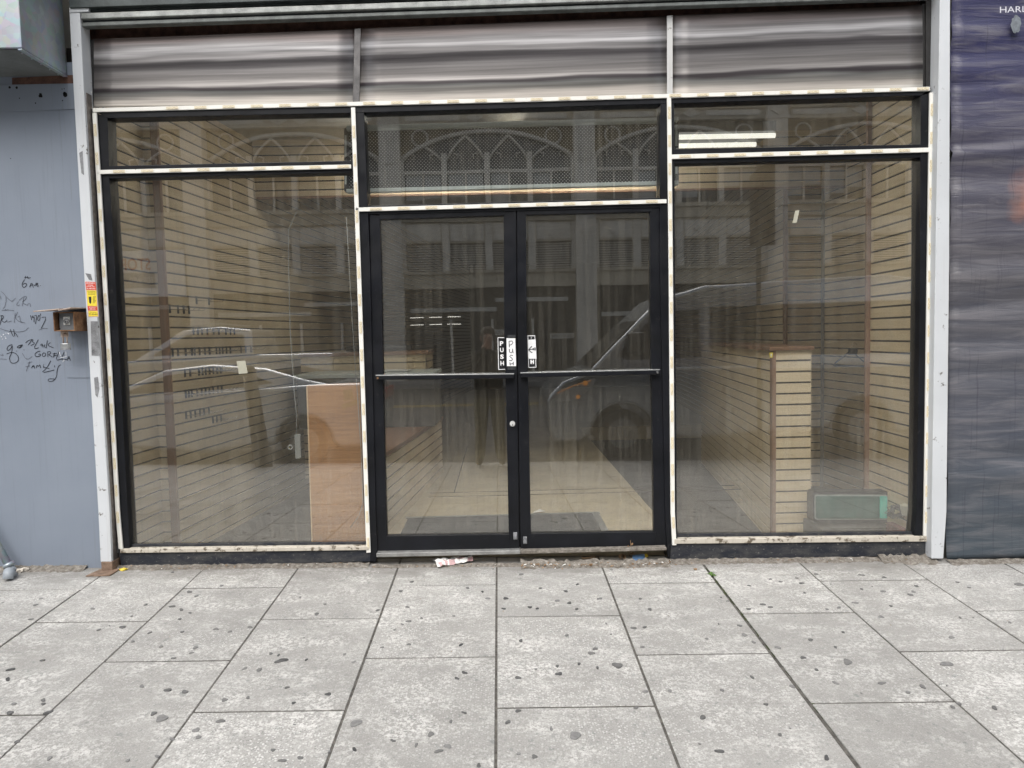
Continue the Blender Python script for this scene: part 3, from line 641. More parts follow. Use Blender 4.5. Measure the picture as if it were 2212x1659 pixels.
# ================================================================== LEFT NEIGHBOUR
LW = thing('neighbour_wall', P(60, 1235, -.055), 'blue grey painted steel wall with marker graffiti left of the shopfront', 'painted wall')
p1, p2 = P(158, 166, -.055), P(219, 1232, -.055)
m = MB(); m.prism([(-6.5, -.055, 3.0), (p1.x + .04, -.055, 3.0), (p2.x + .02, -.055, p2.z + .012), (-6.5, -.055, .03)], (0, .08, 0)); m.build('steel_sheet', M['bluewall'], LW)
m = MB(); m.px([(-40,184),(160,180),(163,235),(80,239),(-40,243)], -.061, .005); m.build('upper_sheet', M['bluewall'], LW, .001)
m = MB(); m.px([(26,168),(157,162),(158,180),(26,183)], -.058, .02); m.build('rust_strip', M['rustbrown'], LW)
m = MB(); m.px([(143,792),(192,792),(200,816),(145,816)], -.059, .003); m.build('lower_lip', M['bluewall'], LW, .0008)
m = MB()
for (zx, zy, r) in ((422,613,5), (418,606,3.5), (262,612,3), (258,622,3), (266,622,3), (62,566,2.6), (108,568,2.6), (230,668,1.4), (126,636,1.2), (405,652,1.2), (402,577,1), (416,575,1), (68,1027,1)):
    p = P(zx / 3, zy / 3, -.0615); rr = r * .0027
    pts = [p + Vector((math.cos(a) * rr * R.uniform(.85, 1.1), 0, math.sin(a) * rr * R.uniform(.9, 1.2))) for a in [k * math.pi / 7 for k in range(14)]]
    m.prism(pts, (0, .0012, 0))
m.build('holes', M['hole'], LW)
K = .177778
GR = """D 300,285 275,320 265,355 285,385 315,370 325,340 305,330 280,345|D 310,243 305,275|D 295,262 332,258|D 335,245 330,275 347,258 352,278|D 358,265 372,262|D 360,378 385,315 405,385|D 368,355 400,350|D 410,345 425,370 440,325|D 440,350 462,345 455,325 440,345 455,372 472,360|D 488,356 494,360
F 10,430 40,450 70,490 110,530 145,555 190,510|F 143,546 150,552|F 225,552 200,590 215,610 240,590|F 270,610 290,500|F 230,540 290,490 325,490 310,530 260,565 340,605|F 330,590 365,570 372,618|F 0,480 15,530 8,500|F 70,490 75,540 60,610 40,640|F 20,660 100,655 170,665|D 68,648 72,654|D 94,648 98,654
D 0,730 35,720 45,750 10,780 55,810 75,790|D 0,835 22,730|F 85,775 75,790 90,805 140,790|F 185,690 172,810|F 215,680 180,750 230,800 300,810|F 215,745 240,720 245,790 275,812
D 370,720 385,780|D 405,725 385,740 400,755 416,730 412,805|D 418,728 448,715 432,825|D 470,720 455,760 465,790 485,770 485,730 470,720|D 490,700 493,725|D 505,745 570,740 500,880|F 470,900 530,875 580,885
F 0,880 80,910 200,925 300,915 345,870|D 125,890 145,950 165,980|D 165,890 180,975|D 170,950 190,935 215,985|F 110,920 170,915
D 150,1075 100,1090 80,1140 105,1152 140,1110 150,1075 145,1170 110,1240 130,1300 180,1305 230,1270 215,1200 150,1165 80,1190|D 198,1152 204,1158|D 275,1080 235,1085 200,1110 240,1120 268,1095 270,1070 230,1120|D 288,1138 294,1144|F 270,1180 310,1250 350,1255 390,1220
D 390,1015 340,1085|D 310,1055 345,1025 405,1010 390,1045 430,1060 372,1088|D 465,1015 405,1130 470,1115|D 490,1085 515,1060 522,1110|D 500,1092 520,1088|D 548,1075 532,1095 552,1112|D 575,1025 560,1120|D 612,1050 575,1082 620,1105 650,1115
D 490,1155 445,1165 420,1200 440,1225 490,1215 497,1190 465,1195|D 530,1175 510,1200 520,1222 550,1215 557,1185 530,1175|D 580,1165 582,1228|D 575,1165 612,1160 616,1185 585,1197 637,1227|D 640,1190 690,1185|D 645,1215 690,1206|D 662,1175 652,1232|D 718,1160 672,1270 762,1250|D 778,1165 742,1265 812,1255|D 815,1272 836,1205 855,1272|D 822,1247 850,1242
F 362,1280 340,1340 320,1400|F 335,1302 390,1285|F 310,1345 362,1335|D 380,1362 410,1320 420,1367|D 386,1346 420,1342|D 440,1362 450,1320 466,1347 482,1315 496,1362|D 526,1330 532,1362|D 528,1316 532,1320|D 617,1272 570,1360 497,1425 660,1385|D 535,1350 600,1370|D 660,1330 667,1352|D 736,1320 708,1340 692,1400 690,1460 660,1512 610,1530 577,1510 600,1490 662,1495
F 0,1200 45,1215 30,1190|F 0,1250 80,1255"""
md, mf = MB(), MB()
for st in GR.replace('\n', '|').split('|'):
    st = st.strip()
    if not st: continue
    k, *pp = st.split(); pts = [P(float(q.split(',')[0]) * K, float(q.split(',')[1]) * K + 553, -.0568) for q in pp]
    # soften the corners of the stroke
    sm = [pts[0]]
    for a, b in zip(pts[:-1], pts[1:]): sm += [a.lerp(b, .25), a.lerp(b, .75)]
    sm.append(pts[-1])
    (md if k == 'D' else mf).ribbon(sm, .0036 if k == 'D' else .0028, (0, -1, 0))
md.build('graffiti', M['ink'], LW, fix=False); mf.build('faded_graffiti', M['inkfaint'], LW, fix=False)
m = MB()
for (kx, ky) in ((0,960),(20,975),(45,950),(60,985),(75,940),(90,935),(30,1005),(65,1000),(110,940)):
    p = P(kx * K, ky * K + 553, -.0572); m.ribbon([p, p + Vector((R.uniform(-.006, .006), 0, R.uniform(-.006, .006)))], .006, (0, -1, 0))
for (a, b) in (((720,1165),(735,1215)), ((800,1160),(805,1230)), ((735,1235),(800,1225)), ((770,1260),(765,1290)), ((780,1260),(778,1275))):
    m.ribbon([P(a[0]*K, a[1]*K+553, -.0572), P(b[0]*K, b[1]*K+553, -.0572)], .0032, (0, -1, 0))
m.build('paint_scuff', M['scuff'], LW, fix=False)

# key switch box
kf = lambda kx, ky, y: P(kx * K, ky * K + 553, y)
a, b = kf(640, 682, -.2), kf(910, 910, -.2)
KB = thing('key_switch_box', (b.x, -.055, a.z), 'rusty open fronted key switch box with a hood fixed beside the pale post', 'switch box')
x0, x1, z1, z0 = a.x, b.x, a.z, b.z; t = .006
m = MB(); m.box(x0, x0 + t, -.2, -.056, z0, z1); m.box(x1 - t, x1, -.2, -.056, z0, z1); m.box(x0 + t, x1 - t, -.198, -.056, z0, z0 + t); m.box(x0 + t, x1 - t, -.198, -.056, z1 - t, z1); m.box(x0 + t, x1 - t, -.07, -.056, z0 + t, z1 - t)
m.build('box_body', M['rust'], KB, .001)
m = MB(); m.prism([(x0 - .088, -.235, z1 + .002), (x1 - .06, -.24, z1 + .012), (x1 - .06, -.056, z1 + .02), (x0 - .075, -.056, z1 + .012)], (0, 0, .006)); m.prism([(x1 - .061, -.245, z1 + .004), (x1 + .004, -.238, z1 + .018), (x1 + .004, -.056, z1 + .022), (x1 - .061, -.056, z1 + .02)], (0, 0, .006))
m.build('hood', M['rustpale'], KB, .001)
m = MB(); m.box(x0 + .016, x1 - t, -.168, -.155, z0 + t, z1 - t); pl = m.build('faceplate', M['plategrey'], KB, .001)
c = kf(815, 788, -.168); m = MB(); m.box(c.x - .019, c.x + .019, -.174, -.168, c.z - .024, c.z + .024); m.build('lock_plate', M['whiteplastic'], pl, .004)
m = MB(); m.disc((c.x + .002, -.174, c.z - .002), (0, -1, 0), .017, .006, 24); m.disc((c.x, -.18, c.z - .006), (0, -1, 0), .009, .004, 18); m.build('key_cylinder', M['chrome'], pl)
m = MB(); m.disc((c.x, -.184, c.z - .006), (0, -1, 0), .0035, .0008, 10)
for dx, dz in ((-.045, .048), (.04, .048), (-.043, -.042), (.042, -.042)): m.disc((c.x + dx, -.168, c.z + dz - .003), (0, -1, 0), .003, .002, 8)
m.build('screw', M['hole'], pl)
a, b = kf(738, 915, -.15), kf(836, 985, -.15)
m = MB(); m.box(a.x, b.x, -.155, -.149, b.z, z0 - .001); m.build('hasp', M['rustpale'], KB, .003)
PL = thing('padlock', ((a.x + b.x) / 2, -.15, kf(790, 1140, -.15).z), 'steel padlock hanging under the rusty key switch box', 'padlock')
q0 = kf(790, 945, -.155); w = .011; zt = q0.z; zb = kf(790, 1062, -.155).z; cx = q0.x
m = MB(); m.tube([(cx - w, -.157, zb)] + [(cx - w * math.cos(a_), -.157, zt - w + w * math.sin(a_)) for a_ in [k * math.pi / 8 for k in range(9)]] + [(cx + w, -.157, zb)], .0042, 8); m.build('shackle', M['rustpale'], PL)
zc = kf(790, 1062, -.155).z; zd = kf(790, 1122, -.155).z
m = MB(); n = 6; pts = [(cx + .031 * math.cos(k * math.pi / 3 + .2), -.157 + .02 * math.sin(k * math.pi / 3 + .2), zd) for k in range(6)]; m.prism(pts, (0, 0, zc - zd)); m.build('body', M['alu'], PL, .003)
m = MB(); m.prism([(cx + .029 * math.cos(k * math.pi / 8), -.157 + .02 * math.sin(k * math.pi / 8), zd - .009) for k in range(16)], (0, 0, .009)); m.build('base_cap', M['postbare'], PL, .001)

# sticker on the post
ST = thing('security_sticker', P(198, 648, -.116), 'red and yellow contractor sticker on the pale post beside the key box', 'sticker')
m = MB(); m.px([(184,608),(207,609),(213,684),(191,685)], -.1160, .0008); m.build('backing', M['stickerpink'], ST)
m = MB(); m.px([(184.5,608.8),(206,609.5),(208,626.5),(185.5,625.8)], -.1168, .0006); m.px([(189,661),(209.5,662),(210.3,671),(190,670)], -.1170, .0006); m.build('red_band', M['stickerred'], ST)
m = MB(); m.px([(187.3,627),(208.3,627.5),(209.3,661.3),(189,660.5)], -.1168, .0006); m.px([(191,671.5),(210.5,672),(211.5,683),(191.8,683.5)], -.1168, .0006); m.build('yellow_panel', M['stickeryellow'], ST)
def st_text(mb, s, px, py, wpx, hpx, y=-.1174): text_into(mb, s, .1, face_street(P(px, py, y), -4), 0, fit=(wpx * .00274, hpx * .00274))
m = MB(); st_text(m, 'JERSEY', 195.3, 612.2, 19, 4); st_text(m, 'STEEL', 195.7, 616.2, 12, 2.2); st_text(m, 'DOORS, INC.', 196, 619.4, 18, 2.2); st_text(m, '201-482-4020', 196.4, 623.2, 19, 2.6); st_text(m, 'EMERGENCY', 199.8, 663.8, 14, 2.2); st_text(m, 'SERVICE', 200, 667.7, 12, 2.4)
m.build('white_lettering', M['signwhite'], ST, fix=False)
m = MB(); st_text(m, 'INDUSTRIAL', 197.6, 629.5, 18, 2); st_text(m, '24 HOUR', 198, 632.7, 16, 2); st_text(m, 'ELEV. DOORS', 198.2, 636.2, 14, 2); st_text(m, 'Sales Inquiries', 201, 674.8, 14, 1.8); st_text(m, '201-482-4020', 201.4, 678.6, 18, 2.8)
for k in range(6): p = P(204, 641 + k * 2.6, -.1175); m.box(p.x - .009, p.x + .008 - .002 * (k % 3), p.y, p.y + .0004, p.z - .0012, p.z + .0012)
p = P(194.5, 647.5, -.1176); m.prism([p + Vector(v) for v in ((-.007, 0, .018), (.008, 0, .018), (.006, 0, -.014), (0, 0, -.024), (-.006, 0, -.016))], (0, .0004, 0))
m.build('black_lettering', M['ink'], ST, fix=False)

# galvanised shutter box of the neighbour
a = P(47, 103, -.47)
SBX = thing('shutter_box', (a.x, -.06, a.z), 'galvanised sheet metal shutter box jutting out above the blue grey wall', 'shutter box')
m = MB(); m.box(-6.5, a.x, -.47, -.062, a.z, a.z + 1.1); m.build('casing', M['galv'], SBX, .004)
m = MB(); m.box(-6.5, a.x - .012, -.455, -.07, a.z - .006, a.z - .001)
m.build('bottom_sheet', simple('dull galvanised underside', (.16,.17,.165), .55, .3, .2, 6), SBX)
m = MB(); m.prism([(a.x - .02, -.47, a.z - .012), (a.x + .003, -.473, a.z - .012), (a.x + .003, -.065, a.z - .012), (a.x - .02, -.065, a.z - .012)], (0, 0, .007))
for k in range(5): m.disc((a.x - .03, -.42 + k * .08, a.z - .008), (0, 0, -1), .004, .004, 8)
m.build('edge_flange', M['galv'], SBX)

# drain pipe at the lower left corner
DP = thing('drain_pipe', G(16, 1252), 'grey painted pipe with an elbow at the foot of the blue grey wall', 'pipe')
m = MB(); m.tube([P(-60, 1085, -.13), P(-14, 1163, -.13), P(17, 1217, -.13)], .021, 14); m.build('pipe_run', M['galv'], DP)
m = MB(); d = (P(17, 1217, -.13) - P(-14, 1163, -.13)).normalized(); p = P(19, 1220, -.13); m.tube([p - d * .012, p + d * .012], .031, 18); m.build('collar', M['galv'], DP)
m = MB(); e0 = P(20, 1223, -.13); e3 = G(17, 1251, .012); m.tube([e0, e0 + d * .03, e0 + d * .05 + Vector((0, -.01, -.015)), e3 + Vector((0, .012, .035)), e3], [.022, .027, .03, .03, .027], 16); m.build('elbow', simple('grey pipe paint', (.3,.33,.36), .5), DP)

# ================================================================== RIGHT NEIGHBOUR BANNER
BN = thing('poster_banner', P(2130, 1207, -.06), 'wrinkled navy mesh banner hung on the wall right of the shopfront', 'banner')
tl, bl = P(2052, -60, -.07), P(2041, 1207, -.07); m = MB(); nz, nx = 110, 30; rr = random.Random(5); wv = [(rr.uniform(4, 40), rr.uniform(0, 6), rr.uniform(-.5, .5), rr.uniform(.0008, .004)) for _ in range(14)]
def bpt(i, j):
    t, u = i / nz, j / nx; p = tl.lerp(bl, t); x = p.x + u * 2.4; z = p.z
    y = -.085 + sum(A * math.sin(f * z + ph + s * 3 * (x - 2.6)) for f, ph, s, A in wv) * (.35 + .9 * abs(math.sin(x * 2.1 + z)))
    for zz, hh in ((2.40, .035), (2.76, .02), (1.56, .016), (2.02, .008)): y -= hh * math.exp(-((z - zz - .03 * math.sin(x * 4)) / .022) ** 2)
    return Vector((x, y, z))
vs = [bpt(i, j) for i in range(nz + 1) for j in range(nx + 1)]
m.add(vs, [(i*(nx+1)+j, i*(nx+1)+j+1, (i+1)*(nx+1)+j+1, (i+1)*(nx+1)+j) for i in range(nz) for j in range(nx)], 0, True)
bo = m.build('banner_cloth', M['banner'], BN, fix=False); s_ = bo.modifiers.new('solid', 'SOLIDIFY'); s_.thickness = .002
m = MB(); m.box(tl.x - .02, 6.5, -.045, .1, -.12, 4.2); m.build('backing_wall', M['darkwall'], BN)
m = MB(); text_into(m, 'HARLE', .1, face_street(P(2195, 20, -.118), 1), 0, fit=(.19, .034)); m.build('lettering', M['bannertext'], BN, fix=False)
def blob(c, rx, rz, y): return [Vector((c.x + rx * math.cos(a) * R.uniform(.8, 1.15), y, c.z + rz * math.sin(a) * R.uniform(.8, 1.15))) for a in [k * math.pi / 9 for k in range(18)]]
m = MB(); m.prism(blob(P(2190, 55, -.1), .03, .05, -.118), (0, .003, 0)); m.build('pale_print', M['bannerpale'], BN)
# ================================================================== SHOP INTERIOR
SH = thing('shop_building', (0, 7, -.02), 'empty shop interior behind the glass with maple slatwall and beige floor', 'shop')
FZ = .03
WZ = -.16
m = MB(); m.box(-1.0, 1.12, .07, 14.2, -.3, FZ); m.box(-3.2, -1.001, 6, 14.2, -.3, FZ - .001); m.box(1.121, 5.2, 6, 14.2, -.3, FZ - .001); m.build('floor', M['lino'], SH)
m = MB(); m.box(-3.2, -1.002, .075, 6, -.3, WZ); m.box(1.122, 5.2, .075, 6, -.3, WZ); m.build('window_floor', simple('dark grey display floor', (.07,.066,.062), .6, 0, .2, 12), SH)
m = MB()
for y in (1.62, 1.78): m.box(-.62, 2, y, y + .014, FZ - .002, FZ + .002)
m.box(-.42, -.41, 1.79, 4.5, FZ - .002, FZ + .002); m.build('floor_seam', M['groove'], SH)
m = MB(); m.box(-3.3, 5.3, .1, 14.2, 3.12, 3.3); m.build('ceiling', M['ceil'], SH)
m = MB(); m.box(-3.2, 5.2, 14.0, 14.2, FZ, 3.12); m.build('back_wall', M['plaster'], SH)
m = MB(); m.box(-4.2, 6, .15, .4, 3.35, 10); m.box(-3.4, -2.52, .12, .4, -.2, 3.35); m.box(2.72, 5.3, .12, .4, -.2, 3.35); m.box(-3.5, 5.5, .12, 14.4, 3.35, 3.6)
m.box(-3.5, -3.2, .4, 14.3, -.2, 3.4); m.box(5.2, 5.5, .4, 14.3, -.2, 3.4); m.build('outer_wall', M['plaster'], SH)
PITCHS = .0762
def slatwall(m, p0, p1, z0, z1, flip=1, phase=0.0):
    """grooved board from p0 to p1 (x,y), face towards the left of the direction * flip"""
    a, b = Vector((*p0, 0)), Vector((*p1, 0)); d = (b - a).normalized(); n = Vector((-d.y, d.x, 0)) * flip
    g, dp = .0125, .009
    back = n * -dp
    m.add([a + back + Vector((0,0,z0)), b + back + Vector((0,0,z0)), b + back + Vector((0,0,z1)), a + back + Vector((0,0,z1))], [(0,1,2,3)], 1)
    z = math.floor((z0 - phase) / PITCHS) * PITCHS + phase
    while z < z1:
        lo, hi = max(z + g, z0), min(z + PITCHS, z1)
        if hi - lo > .003:
            q = [a + Vector((0,0,lo)), b + Vector((0,0,lo)), b + Vector((0,0,hi)), a + Vector((0,0,hi))]
            r_ = [v + back for v in q]
            m.add(q + r_, [(0,1,2,3), (3,2,6,7), (1,0,4,5), (0,3,7,4), (2,1,5,6)], 0)
        z += PITCHS
def slat_part(name, segs, z0, z1, mat, parent, ph=0.0, flip=1):
    m = MB()
    for a, b in segs: slatwall(m, a, b, z0, z1, flip, ph)
    return m.build(name, [mat, M['groove']], parent, fix=False)
LD = (.1212, 1.0)
lw0 = (-2.30, .735); lw1 = (lw0[0] + LD[0] * 13.2, lw0[1] + 13.2)
slat_part('slatwall_panel', [((-2.455, .06), (-2.41, .72)), ((-2.41, .72), (-2.352, .722))], WZ, 3.12, M['slat'], SH, .02, -1)
slat_part('slatwall_panel', [(lw0, lw1)], WZ, 3.12, M['slat'], SH, .02, -1)
slat_part('slatwall_panel', [((2.57, .06), (2.585, .625))], WZ, 3.12, M['slat'], SH, .045, 1)
slat_part('slatwall_panel', [((3.22, .64), (3.10, 2.55)), ((3.10, 2.55), (2.73, 2.55)), ((2.73, 2.55), (3.75, 14))], WZ, 3.12, M['slat'], SH, .03, 1)
slat_part('header_panel', [((-2.12, 2.15), (3.13, 2.15))], 2.63, 3.12, M['slatlight'], SH, .01, -1)
m = MB(); m.box(-2.1, 3.12, 2.135, 2.19, 2.61, 2.628); m.build('header_trim', M['trim'], SH, .003)
m = MB(); m.box(-2.5, -2.352, .735, .77, WZ, 3.12); m.box(-2.52, -2.47, .05, .735, WZ, 3.12); m.build('leak_backing', M['groove'], SH)  # added unseen backing that stops daylight leaking in behind the slatwall corner
m = MB(); m.box(-2.352, -2.30, .705, .75, WZ, 3.12); m.build('corner_trim', M['trim'], SH, .004)
m = MB(); m.box(2.555, 2.60, .625, .65, WZ, 3.12); m.box(2.6, 3.23, .628, .645, WZ, 3.12); m.build('corner_trim', M['trim'], SH, .003)
m = MB(); m.box(2.71, 2.745, 2.51, 2.545, WZ, 3.12); m.build('corner_trim', M['trim'], SH, .003)
m = MB(); m.box(3.075, 3.10, 2.515, 2.54, WZ, 2.9); m.build('corner_strip', M['alu'], SH, .002)

# perforated roller grille behind the centre transom
PG = thing('perforated_grille', P(1108, 335, .3), 'dark panel of small pale perforations between two pale rails behind the glass over the doors', 'grille panel')
m = MB(); m.px([(750,276),(1465,257),(1465,396),(750,414)], .3, .02); m.build('perforated_sheet', M['perf'], PG)
for q in ([(748,271),(1466,252),(1466,261),(748,280)], [(748,408),(1466,390),(1466,398),(748,416)]):
    m = MB(); m.px(q, .17, .05); m.build('rail', M['rail'], PG, .002)
for q, w in (([(743,276),(752,275),(752,412),(743,413)], 0), ([(1452,253),(1467,252),(1467,397),(1455,398)], 0)):
    m = MB(); m.px(q, .27, .08); br = m.build('end_bracket', M['blackplastic'], PG, .006)
    cx0, cx1 = (q[0][0] + 1.5, q[0][0] + 5.5)
    if q[0][0] > 1000: cx0, cx1 = 1459, 1463.5
    m = MB(); m.px([(cx0, q[0][1]+16),(cx1, q[0][1]+16),(cx1, q[0][1]+62),(cx0, q[0][1]+62)], .266, .006); m.px([(cx0, q[0][1]+98),(cx1, q[0][1]+98),(cx1, q[0][1]+122),(cx0, q[0][1]+122)], .266, .006)
    m.build('bracket_slot', M['rail'], br)

# ceiling lights: one seen, plus two unseen fill fixtures added to brighten the slatwall
def fixture(name, loc, L, label, es, group, rz=0):
    t = thing(name, loc, label, 'ceiling light', group); t.rotation_euler.z = rz
    def loc_build(mb, nm, mt): 
        o = bpy.data.objects.new(nm, mb.mesh(nm, mt)); COL.objects.link(o); o.parent = t; return o
    m = MB(); m.box(-L/2, L/2, -.19, .19, -.02, .06); loc_build(m, 'housing', M['plategrey'])
    for y, o_ in ((-.14, .06), (.14, -.06)):
        m = MB(); m.tube([(-L/2 + .02 - o_, y, -.045), (L/2 - .02 + o_ * .5, y, -.045)], .02, 10); loc_build(m, 'tube', es)
    return t
p = P(1640, 304, 1.75)
fixture('ceiling_light', (p.x - .53, 1.75, p.z + .05), 1.2, 'lit twin tube ceiling light seen through the right transom', M['lampcold'], None)
for x, lab in ((-.5, 'left'), (.78, 'right')):
    fixture('ceiling_light', (x, 1.75, p.z + .05), 1.1, 'added unseen fill light built as twin tubes behind the %s half of the perforated grille panel' % lab, M['lampfill'], None)

# right slatwall partition with brown top
PT = thing('slatwall_partition', (2.0, .58, WZ), 'free standing maple slatwall display partition with a brown top in the right window', 'display partition')
pf = [P(1676, 950, .58).x, P(1752, 950, .58).x]; bx0 = pf[0] + .121 * 3.4; bx1 = pf[1] + .121 * 3.4
ZT = P(1710, 757, .58).z
slat_part('end_panel', [((pf[0], .58), (pf[1], .58))], WZ, ZT, M['slatlight'], PT, ZT % PITCHS, -1)
slat_part('side_panel', [((pf[0] - .005, .62), (bx0, 4.0)), ((bx0, 4.0), (bx1, 4.0)), ((bx1, 4.0), (pf[1] + .002, .6))], WZ, ZT, M['slat'], PT, ZT % PITCHS, 1)
m = MB(); m.box(pf[0] - .028, pf[0] - .001, .572, .62, WZ, ZT); m.build('corner_trim', M['trim'], PT, .003)
m = MB(); m.prism([(pf[0] - .055, .555, ZT), (pf[1] + .012, .555, ZT), (bx1 + .02, 4.05, ZT), (bx0 - .04, 4.05, ZT)], (0, 0, .028)); m.build('top_board', M['countertop'], PT, .006)
p = P(1666, 767, .57); PTg = thing('price_tag', p, 'small yellow tag stuck near the top of the partition trim', 'tag'); m = MB(); m.px([(1662,762),(1670,761),(1669,772),(1663,773)], .568, .0015); m.build('tag_card', M['stickeryellow'], PTg); m = MB(); m.px([(1664.5,764.5),(1667.5,764.2),(1667,770),(1665,770.3)], .5672, .0006); m.build('tag_print', M['paper'], PTg)

# low counter and tall counter left of the aisle
LC = thing('low_counter', (-.9, 1.6, FZ), 'low maple slatted counter with brown top edge seen through the left door', 'counter')
slat_part('side_panel', [((-.80, .5), (-.58, 2.72)), ((-.58, 2.72), (-1.1, 2.75))], FZ, .555, M['slatlight'], LC, .01, -1)
slat_part('end_panel', [((-1.16, .5), (-.80, .5))], FZ, .555, M['slatlight'], LC, .01, -1)
m = MB(); m.prism([(-1.18, .485, .556), (-.785, .485, .556), (-.56, 2.74, .556), (-1.12, 2.74, .556)], (0, 0, .035)); m.build('top_board', M['countertop'], LC, .006)
CD = thing('cash_counter', (-1.1, 2.1, FZ), 'dark fronted counter with a ledge of papers behind the left door', 'counter')
m = MB(); m.box(-1.75, -.57, 1.9, 2.6, .595, 1.03); m.build('front', M['darkwall'], CD)
m = MB(); m.box(-1.77, -.555, 1.88, 2.6, 1.031, 1.065); m.build('ledge', M['rail'], CD, .004)
TC = thing('tall_counter', (-1.1, 2.8, FZ), 'tall maple slatwall counter with orange brown top behind the papers', 'counter')
slat_part('front_panel', [((-1.9, 2.62), (-.7, 2.62)), ((-.7, 2.62), (-.7, 3.3))], FZ, 1.2, M['slatlight'], TC, 1.2 % PITCHS, -1)
m = MB(); m.box(-1.92, -.68, 2.605, 3.3, 1.201, 1.235); m.build('top_board', M['trim'], TC, .005)
m = MB(); m.tube([(-1.5, 2.8, 1.27), (-1.1, 2.82, 1.268), (-.86, 2.8, 1.265)], [.028, .036, .02], 10); tag(m.build('rolled_sheet', M['blackplastic']), 'dark rolled plastic sheet lying on the tall counter', 'roll')
m = MB(); n = 8
for j in range(3): m.box(-1.42 + j * .17, -1.2 + j * .2, 1.98 + .04 * j, 2.2 + .03 * j, 1.066 + j * .004, 1.0685 + j * .006)
tag(m.build('paper_pile', M['paper'], bevel=.001), 'white papers spread on the counter ledge', 'papers')

# hooks on the left slatwall
def on_left(px, py, off=0.0):
    d = ray(px, py); n = Vector((1.0, -LD[0], 0)).normalized(); o = Vector((lw0[0], lw0[1], 0)) + n * off
    t = n.dot(o - CAM) / n.dot(d); return CAM + d * t
hb = MB(); hb.box(0, .004, -.010, .010, -.034, .026)
hp = MB(); hp.tube([(.004, 0, -.008), (.11, 0, -.012), (.135, 0, .006)], .0022, 6)
hmesh = (hb.mesh('hook_plate', M['blackplastic']), hp.mesh('prong', M['chrome']))
HX = {245: (1270,1350), 300: (1097,1150,1187,1222), 440: (1250,1280,1305,1340,1380,1415,1460,1490,1515), 575: (1115,1150,1200,1240,1258,1290,1325,1355,1400,1420,1440,1465,1490,1560,1590,1625), 715: (1195,1230,1285,1310,1330,1355,1380,1405,1430), 845: (1200,1220,1240,1275,1305,1330,1355,1380,1410,1435), 985: (1203,1232,1262,1293,1320,1352,1375,1400,1428)}
k = 0
for zy, xs in HX.items():
    for zx in xs:
        p = on_left(zx / 3, zy / 3 + 553, .002)
        t = bpy.data.objects.new('slatwall_hook', hmesh[0]); COL.objects.link(t)
        c2 = bpy.data.objects.new('prong', hmesh[1]); COL.objects.link(c2); c2.parent = t
        zr = math.floor((p.z - .02) / PITCHS) * PITCHS + .02
        t.location = (p.x, p.y, zr - .012); t.rotation_euler = (R.uniform(-.05, .05), 0, -math.atan(LD[0]) + R.uniform(-.06, .06))
        tag(t, 'small steel display hook on the left slatwall', 'hook', 'hooks left on the slatwall')
# hanger
p = P(1836, 755, 1.6)
HG = thing('coat_hanger', p, 'black plastic coat hanger on the slatwall behind the partition', 'hanger')
q = lambda a, b: P(a, b, 1.6)
m = MB(); m.tube([q(1800, 789), q(1806, 783), q(1832, 762), q(1844, 762), q(1866, 781), q(1873, 789), q(1868, 790.5), q(1806, 790.5), q(1800, 789)], .006, 8); m.build('hanger_frame', M['blackplastic'], HG)
m = MB(); a = q(1833, 752); b = q(1851, 766); m.box(a.x, b.x, 1.585, 1.615, b.z, a.z); m.build('size_clip', M['blackplastic'], HG, .003)
m = MB(); m.tube([q(1840, 754), q(1840, 746), q(1845, 740), q(1851, 744)], .003, 8); m.build('hook', M['chrome'], HG)
# plywood board and wires in the left window
m = MB(); m.px([(664,833),(700,830),(791,826),(798,1250),(678,1254)], .07, .014); o = m.build('plywood_board', [M['ply']]); tag(o, 'orange brown plywood board leaning inside the left window beside the door', 'board')
m = MB(); m.px([(661.5,834),(664,833),(678,1254),(675.5,1254)], .069, .015); e = m.build('board_edge', M['plyedge'], o)
m = MB()
for q4 in ([(741,842),(760,840),(764,862),(744,866)], [(738,874),(772,862),(775,872),(741,884)]): m.px(q4, .0685, .0012)
m.build('tape', simple('brown packing tape', (.36,.2,.06), .3), o)
m = MB(); m.tube([P(a, b, .05) for a, b in ((748,470),(757,620),(765,760),(772,850),(777,930),(780,970),(784,1087),(775,1115),(757,1139))], .0022, 6); tag(m.build('loose_wire', M['cable']), 'thin grey wire trailing down in front of the plywood board', 'wire')
HC = thing('hanging_cord', P(632, 700, .6), 'pale cord with a plug dangling inside the left window', 'cord')
m = MB(); m.tube([P(a, b, .6) for a, b in ((640,458),(623,498),(623,553),(627,720),(636,850),(641,900),(640,940))], .0028, 6); m.build('cord', M['cable'], HC)
a, b = P(637, 938, .6), P(652, 990, .6); m = MB(); m.box(a.x, b.x, .58, .61, b.z, a.z); m.build('plug', M['cable'], HC, .006)
ca = P(628, 966, .6); m = MB(); m.tube([ca + Vector((.014 * math.cos(t_ * .5), -.01, .014 * math.sin(t_ * .5))) for t_ in range(14)], .006, 8); m.build('cord_loop', M['cable'], HC)
# paper tags on the glass
m = MB(); m.px([(511,780),(530,779),(535,806),(516,808)], -.003, .0012); tag(m.build('paper_tag', M['tagcream']), 'blank cream paper tag taped to the left window', 'paper tag')
m = MB(); m.px([(1718,455),(1727,454),(1721,481),(1712,482)], -.003, .0012); tag(m.build('tape_strip', M['tagcream']), 'pale strip of tape on the right window', 'tape')
